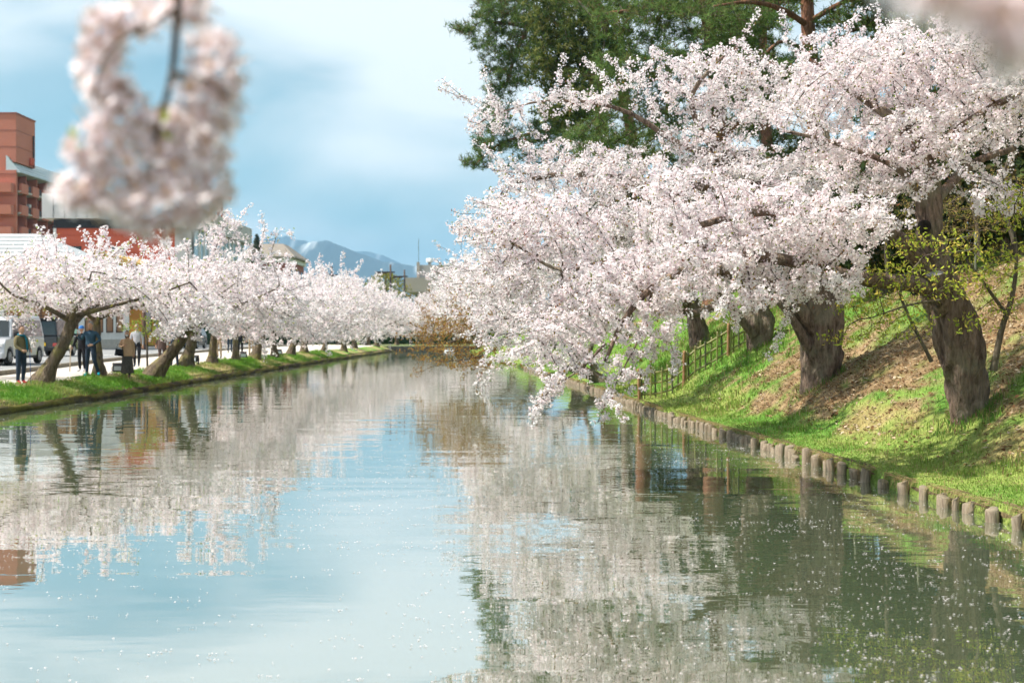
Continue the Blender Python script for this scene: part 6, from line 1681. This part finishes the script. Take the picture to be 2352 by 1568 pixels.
# ================================================================== VEHICLES
M_TYRE = mat("tyre", (.02, .02, .02), rough=.9); M_RIM = mat("alloy", (.45, .45, .46), rough=.35, metal=.8); M_LAMPR = mat("tail_lamp", (.42, .05, .04), rough=.2, spec=.7); M_LAMPW = mat("clear_lamp", (.7, .7, .7), rough=.15, spec=.8); M_GLASSV = glass("car_glass", (.035, .04, .042), .04)
def vehicle(name, label, x, y, rz, L, W, H, paint, belt, hood, nose, inset, wheel_r=.29, plate=None, group="vehicles on the road", trim=M_BLACK):
    z0 = ground_z(x, y)
    root = empty(name, (x, y, z0 + .004), rz, label=label, cat="van" if "van" in name else "car", group=group)
    h, w = L / 2, W / 2; sill = .24
    fx, rx = h - .62, -h + .58                     # axles, +x is the nose
    def arc(cx_, n=9):
        r = wheel_r + .06
        return [(cx_ + r * math.cos(math.pi * k / (n - 1)), wheel_r + r * math.sin(math.pi * k / (n - 1))) for k in range(n)]
    low = [(-h, sill + .1), (-h + .06, sill)] + [(p[0], max(p[1], sill)) for p in arc(rx)[::-1]] + [(p[0], max(p[1], sill)) for p in arc(fx)[::-1]] + [(h - .05, sill), (h, sill + .12), (h - .03, nose), (h - hood * .25, nose + (belt - nose) * .75), (h - hood, belt), (-h + .01, belt)]
    up = [(-h + .01, belt), (h - hood, belt), (h - hood - .42 * (H - belt), H - .14), (h - hood - .42 * (H - belt) - .3, H), (-h + .2, H), (-h + .07, H - .1)]
    def wid(z): return w if z <= belt else w - inset * (z - belt) / (H - belt)
    V = []; F = []
    for prof_ in (low, up):
        b = len(V); n = len(prof_)
        V += [(px_, wid(pz), pz) for px_, pz in prof_] + [(px_, -wid(pz), pz) for px_, pz in prof_]
        F.append([b + k for k in range(n)][::-1]); F.append([b + n + k for k in range(n)])
        for k in range(n): F.append([b + k, b + (k + 1) % n, b + n + (k + 1) % n, b + n + k])
    me = bpy.data.meshes.new("body"); me.from_pydata(V, [], F); me.materials.append(paint)
    bm = bmesh.new(); bm.from_mesh(me); bmesh.ops.recalc_face_normals(bm, faces=bm.faces[:]); bm.to_mesh(me); bm.free()
    body = bpy.data.objects.new("body", me); link(body, root)
    bv = body.modifiers.new("bevel", 'BEVEL'); bv.width = .05; bv.segments = 3; bv.limit_method = 'ANGLE'; bv.angle_limit = R(25)
    def panel(nm, pts, off, m, par=root):
        """flat pane lying on a side: pts (x,z); off +1/-1 side"""
        Vp = [(a, off * (wid(b_) + .006), b_) for a, b_ in pts] + [(a, off * (wid(b_) - .02), b_) for a, b_ in pts]
        n = len(pts); Fp = [tuple(range(n)), tuple(range(2 * n - 1, n - 1, -1))] + [(k, n + k, n + (k + 1) % n, (k + 1) % n) for k in range(n)]
        me_ = bpy.data.meshes.new(nm); me_.from_pydata(Vp, [], Fp); me_.materials.append(m)
        o = bpy.data.objects.new(nm, me_); return link(o, par)
    zt, zb = H - .16, belt + .05
    ws = h - hood - .42 * (H - belt)
    cuts = [-h + .18, -h + .18 + (ws + h - .3) * .33, -h + .18 + (ws + h - .3) * .68, ws - .06]
    for sd in (1, -1):
        for k in range(3):
            a, b_ = cuts[k] + .04, cuts[k + 1] - .04
            pts = [(a, zb), (b_ + (.34 * (H - belt) * .75 if k == 2 else 0), zb), (b_, zt), (a, zt)]
            panel("side_window", pts, sd, M_GLASSV)
        panel("sill_trim", [(rx + wheel_r + .1, sill + .01), (fx - wheel_r - .1, sill + .01), (fx - wheel_r - .1, sill + .11), (rx + wheel_r + .1, sill + .11)], sd, trim)
        panel("door_handle", [(cuts[1] - .3, belt - .16), (cuts[1] - .12, belt - .16), (cuts[1] - .12, belt - .12), (cuts[1] - .3, belt - .12)], sd, trim)
        # mirror
        boxes("mirror", [(ws + .05, ws + .17, sd * (w + .02) - (0.16 if sd < 0 else 0), sd * (w + .02) + (.16 if sd > 0 else 0), belt + .02, belt + .24)], trim, root, world=False, bevel=.03)
        for cx_ in (fx, rx):
            wh_ = bpy.data.objects.new("wheel", None); wh_.location = (cx_, sd * (w - .1), wheel_r); link(wh_, root)
            a = np.linspace(0, 2 * math.pi, 24, endpoint=False); Vt = []; Ft = []
            pr = [(wheel_r * .62, .09), (wheel_r * .92, .095), (wheel_r, .06), (wheel_r, -.06), (wheel_r * .92, -.095), (wheel_r * .62, -.09)]
            for r_, yy_ in pr: Vt += [(r_ * math.cos(t), yy_, r_ * math.sin(t)) for t in a]
            for q in range(5):
                for k in range(24): Ft.append((q * 24 + k, q * 24 + (k + 1) % 24, (q + 1) * 24 + (k + 1) % 24, (q + 1) * 24 + k))
            npmesh("tyre", Vt, np.array(Ft), M_TYRE, wh_, world=False, smooth=True)
            ps = [tube((0, sd * .05, 0), (0, sd * .085, 0), wheel_r * .16, 10)]
            for q in range(7):
                t = q * 2 * math.pi / 7; ps.append(tube((math.cos(t) * .03, sd * .07, math.sin(t) * .03), (math.cos(t) * wheel_r * .6, sd * .075, math.sin(t) * wheel_r * .6), .022, 5))
            ps.append(sweep(np.array([[math.cos(t) * wheel_r * .6, sd * .075, math.sin(t) * wheel_r * .6, .018] for t in np.linspace(0, 2 * math.pi, 25)]), 6, 0, 0, 0, cap=False))
            Vr, Qr, Tr = join(ps); npmesh("rim", Vr, [Qr, Tr], M_RIM, wh_, world=False, smooth=True)
    def xslope(z): return -h + .01 + (.06 / (H - .1 - belt)) * (z - belt) if z > belt else -h
    # rear glass, lamps, bumper, plate
    zr0, zr1 = belt + .06, H - .18
    wr = lambda z: wid(z) - .10
    npmesh("rear_window", [(xslope(zr0) - .012, -wr(zr0), zr0), (xslope(zr0) - .012, wr(zr0), zr0), (xslope(zr1) - .012, wr(zr1), zr1), (xslope(zr1) - .012, -wr(zr1), zr1), (xslope(zr0) + .02, -wr(zr0), zr0), (xslope(zr0) + .02, wr(zr0), zr0), (xslope(zr1) + .02, wr(zr1), zr1), (xslope(zr1) + .02, -wr(zr1), zr1)], BOXF[:, ::-1], M_GLASSV, root, world=False)
    z1, z2 = belt + .05, H - .18; x1, x2 = h - hood - .05 * .42, h - hood - .42 * (z2 - belt)
    npmesh("windscreen", [(x1 + .012, -wr(z1), z1), (x1 + .012, wr(z1), z1), (x2 + .012, wr(z2), z2), (x2 + .012, -wr(z2), z2), (x1 - .03, -wr(z1), z1), (x1 - .03, wr(z1), z1), (x2 - .03, wr(z2), z2), (x2 - .03, -wr(z2), z2)], BOXF, M_GLASSV, root, world=False)
    for sd in (1, -1):
        boxes("tail_lamp", [(-h - .02, -h + .06, sd * (w - .13) - .11, sd * (w - .13) + .11, .50, .66)], M_LAMPR, root, world=False, bevel=.02)
        boxes("headlight", [(h - .12, h + .0, sd * (w - .24) - .16, sd * (w - .24) + .16, nose - .14, nose + .02)], M_LAMPW, root, world=False, bevel=.03)
    boxes("rear_bumper", [(-h - .05, -h + .08, -w + .04, w - .04, .27, .47)], trim, root, world=False, bevel=.04)
    boxes("front_bumper", [(h - .1, h + .05, -w + .05, w - .05, .26, .5)], paint, root, world=False, bevel=.05)
    boxes("number_plate", [(-h - .065, -h - .05, -.16, .16, .52, .68)], plate or M_WHITE, root, world=False)
    boxes("roof_spoiler", [(-h - .02, -h + .22, -w + inset + .06, w - inset - .06, H - .03, H + .03)], paint, root, world=False, bevel=.02)
    return root
M_CARBLACK = mat("black_paint", (.012, .012, .015), rough=.12, spec=.8); M_CARSILV = mat("silver_paint", (.50, .51, .54), rough=.28, metal=.3); M_CARBLUE = mat("dark_blue_paint", (.02, .05, .10), rough=.18, spec=.7)
vehicle("box_van", "black boxy van with amber number plate driving away past the first cherry", -23.75, 73.7, R(90), 3.4, 1.48, 1.90, M_CARBLACK, 1.02, .5, .8, .09, plate=mat("yellow_plate", (.75, .48, .02), rough=.5))
vehicle("silver_minivan", "silver minivan entering the frame behind the person in olive", -20.65, 57.8, R(-90), 4.7, 1.75, 1.95, M_CARSILV, 1.08, .75, .85, .16, wheel_r=.33)
vehicle("hatchback_car", "dark blue hatchback seen past the forked cherry trunk", -24.4, 108, R(-90), 3.9, 1.66, 1.5, M_CARBLUE, .95, 1.0, .72, .2)

# ================================================================== FLOODLIGHTS AND SAPLING
M_FL = mat("lamp_housing", (.03, .03, .032), rough=.5); M_FLG = mat("lamp_glass", (.55, .62, .66), rough=.1, spec=.9)
fl_lab = ["black floodlight on the turf beside the woman in beige", "black floodlight behind the forked cherry trunk", "small floodlight between the slim and the pale barked cherries", "small floodlight past the short cherry"]
for k, (px, dd_, az) in enumerate([(270, 1.35, .3), (448, 1.5, -.5), (559, 1.3, .2), (641, 1.25, .2)]):
    Y = solve_left(px, dd_); x_ = float(xL(Y)) - dd_; z_ = ground_z(x_, Y)
    root = empty("floodlight", (x_, Y, z_), az, label=fl_lab[k], cat="floodlight", group="floodlights under the cherries")
    hs = npmesh("housing", [(-.17, -.12, .12), (.17, -.12, .12), (.17, .10, .16), (-.17, .10, .16), (-.15, -.10, .34), (.15, -.10, .34), (.17, .06, .42), (-.17, .06, .42)], BOXF, M_FL, root, world=False)
    npmesh("lens", [(-.13, -.125, .16), (.13, -.125, .16), (.12, -.118, .31), (-.12, -.118, .31)], np.array([(0, 1, 2, 3)]), M_FLG, hs, world=False)
    for sx in (-1, 1):
        boxes("bracket", [(sx * .19 - .012, sx * .19 + .012, -.03, .03, -.05, .28)], M_FL, root, world=False)
# sapling with fresh leaves beside the leaning cherry
Y = solve_left(339, 1.25); x_ = float(xL(Y)) - 1.25; z_ = ground_z(x_, Y)
shrub("thin young sapling with light green leaves beside the strongly leaning cherry", [np.array([[x_, Y, z_ - .1, .045], [x_ - .02, Y, z_ + .6, .038], [x_ - .03, Y, z_ + 1.25, .03], [x_ - .15, Y, z_ + 1.9, .015]])],
      [((x_ - .2, Y, z_ + 1.75), (.9, .7, .35), 1), ((x_ + .25, Y, z_ + 1.35), (.5, .5, .25), 1)], 260, 81, PAL_FRESH, 4, .05, name="sapling")

# ================================================================== FOREGROUND BLOSSOM
def flower_mesh(seed):
    g = np.random.default_rng(seed); V = []; Q = []; C = []
    for q in range(5):
        a0 = q * 1.2566 + g.normal(0, .06); cup = g.uniform(.25, .6)
        ca, sa = math.cos(a0), math.sin(a0)
        b = len(V)
        for (t, wdt, zz_) in ((.08, .0, .0), (.35, .22, .10), (.75, .36, .22), (1.0, .24, .27)):
            for sgn in ((0,) if wdt == 0 else (-1, 0, 1)):
                r = t if not (t == 1.0 and sgn == 0) else .88
                x_, y_ = r, sgn * wdt
                V.append(((x_ * ca - y_ * sa) * .019, (x_ * sa + y_ * ca) * .019, (zz_ * cup * 1.6 + abs(sgn) * .06) * .019))
                C.append((.90, .70, .74) if t < .1 else ((.95, .82, .86) if t < .5 else (.975, .905, .925)))
        Q += [(b, b + 1, b + 2, b + 2), (b, b + 2, b + 3, b + 3)]
        for row in range(2):
            s0 = b + 1 + row * 3; s1 = s0 + 3
            Q += [(s0, s1, s1 + 1, s0 + 1), (s0 + 1, s1 + 1, s1 + 2, s0 + 2)]
    T = np.array([(a, b_, c_) for a, b_, c_, d_ in Q if c_ == d_]); Q = np.array([q for q in Q if q[2] != q[3]])
    # stamens and calyx stalk
    st = [tube((0, 0, 0), (.006 * math.cos(k), .006 * math.sin(k), .011), .0006, 3) for k in np.linspace(0, 5.5, 7)] + [tube((0, 0, .001), (.004, .002, -.02), .0013, 4)]
    SV, SQ, ST = join(st); o = len(V)
    nC = len(V)
    V = np.vstack([np.array(V), SV]); C = np.vstack([np.array(C), np.full((len(SV), 3), 0) + np.array([.75, .58, .40])])
    ob = npmesh("blossom", V, [np.vstack([Q, SQ + o]), np.vstack([T, ST + o])], mat_leafy("petal_near", .6), col=C, smooth=True)
    d = ob.data; bpy.data.objects.remove(ob); return d
FM = [flower_mesh(s) for s in range(5)]
def leaf_mesh(col):
    ob = npmesh("young_leaf", [(0, 0, 0), (.008, .006, .01), (.002, .0, .03), (-.006, .007, .012), (0, .002, .012)], np.array([(0, 1, 4), (1, 2, 4), (2, 3, 4), (3, 0, 4)]), mat_leafy("fresh_leaf", .45), col=np.array([col] * 5))
    d = ob.data; bpy.data.objects.remove(ob); return d
LM = [leaf_mesh((.30, .42, .05)), leaf_mesh((.22, .10, .05))]
def near_branch(label, twigs, pads, n, seed, leafspots, hole=None, scale=1.0, gap=.0):
    g = np.random.default_rng(seed)
    root = empty("cherry_branch", twigs[0][0][:3], label=label, cat="cherry branch", group="blurred blossom branches close to the camera")
    for q, t in enumerate(twigs):
        V, Q, T = sweep(catmull(t, .02), 8, .12, 0, seed + q); npmesh("twig", V, [Q, T], BARK_TWIG, root, smooth=True)
    pts = []
    for p in pad_points(pads, n * 12, g)[g.permutation(sum(max(3, int(round(n * 12 * w_))) for w_, _ in pad_weights(pads)))]:
        u = CX + p[0] / p[1] * F_PX; v_ = 765 - (p[2] - CAM_H) / p[1] * F_PX
        if hole is not None and ((u - hole[0]) / hole[2]) ** 2 + ((v_ - hole[1]) / hole[3]) ** 2 < 1: continue
        if all((p[0] - q[0]) ** 2 + (p[2] - q[2]) ** 2 > gap ** 2 for q in pts): pts.append(p)     # flowers stand side by side
        if len(pts) >= n: break
    for p in pts:
        o = bpy.data.objects.new("blossom", FM[int(g.integers(0, 5))]); o.location = p - np.array(root.location)
        d = unit(g.normal(0, .8, 3) + [-.55, -.75, .35]); o.rotation_euler = Vector(d).to_track_quat('Z', 'Y').to_euler()
        sc_ = g.uniform(.85, 1.15) * scale; o.scale = (sc_,) * 3
        COL.objects.link(o); o.parent = root
    for (px, py, Y, k) in leafspots:
        for q in range(2):
            o = bpy.data.objects.new("young_leaf", LM[k]); o.location = P(px + g.normal(0, 8), py + g.normal(0, 8), Y) - np.array(root.location)
            o.rotation_euler = g.uniform(0, 6.28, 3); o.scale = (scale * .7,) * 3; COL.objects.link(o); o.parent = root
D1 = 2.3
near_branch("hanging branch of pink white blossom out of focus close to the camera", [path([(425, -260, D1, .008), (415, -60, D1, .007), (405, 60, D1, .0065), (395, 170, D1, .006), (372, 260, D1, .005), (345, 360, D1, .004), (330, 470, D1, .003)]), path([(415, 20, D1, .004), (330, 60, D1 - .03, .003), (240, 130, D1 - .04, .0025), (215, 230, D1 - .04, .002)]), path([(395, 170, D1, .004), (470, 180, D1 - .03, .003), (530, 230, D1 - .03, .002)])],
    pxpads([(235, 160, D1, 48, 130, .03, 1.3), (320, 40, D1, 80, 38, .03, 1.2), (430, 20, D1 + .03, 50, 40, .03), (490, 200, D1, 72, 125, .035, 1.1), (430, 300, D1, 100, 75, .03, .7), (300, 330, D1, 125, 90, .03, 1.1), (225, 440, D1, 90, 62, .03), (350, 450, D1, 125, 85, .03, 1.0), (450, 420, D1, 75, 95, .03), (395, 505, D1, 65, 40, .03), (270, 270, D1, 80, 60, .03), (185, 345, D1, 28, 34, .02)]), 285, 301,
    [(178, 318, D1 - .03, 0), (375, 285, D1 - .04, 0), (275, 198, D1 - .02, 1)], hole=(338, 145, 42, 48), scale=1.3, gap=.0145)
D2 = .85
near_branch("very blurred blossom spray across the top right corner", [path([(2600, -80, D2, .004), (2450, 20, D2, .0035), (2330, 90, D2, .003), (2290, 130, D2, .002)]), path([(2500, -120, D2, .003), (2300, -60, D2, .0025), (2130, -40, D2, .002)])],
    pxpads([(2350, 110, D2, 70, 60, .03), (2260, -10, D2, 110, 40, .03), (2120, -30, D2, 60, 35, .03), (2380, 20, D2, 60, 60, .03)]), 44, 302, [], scale=1.25, gap=.012)
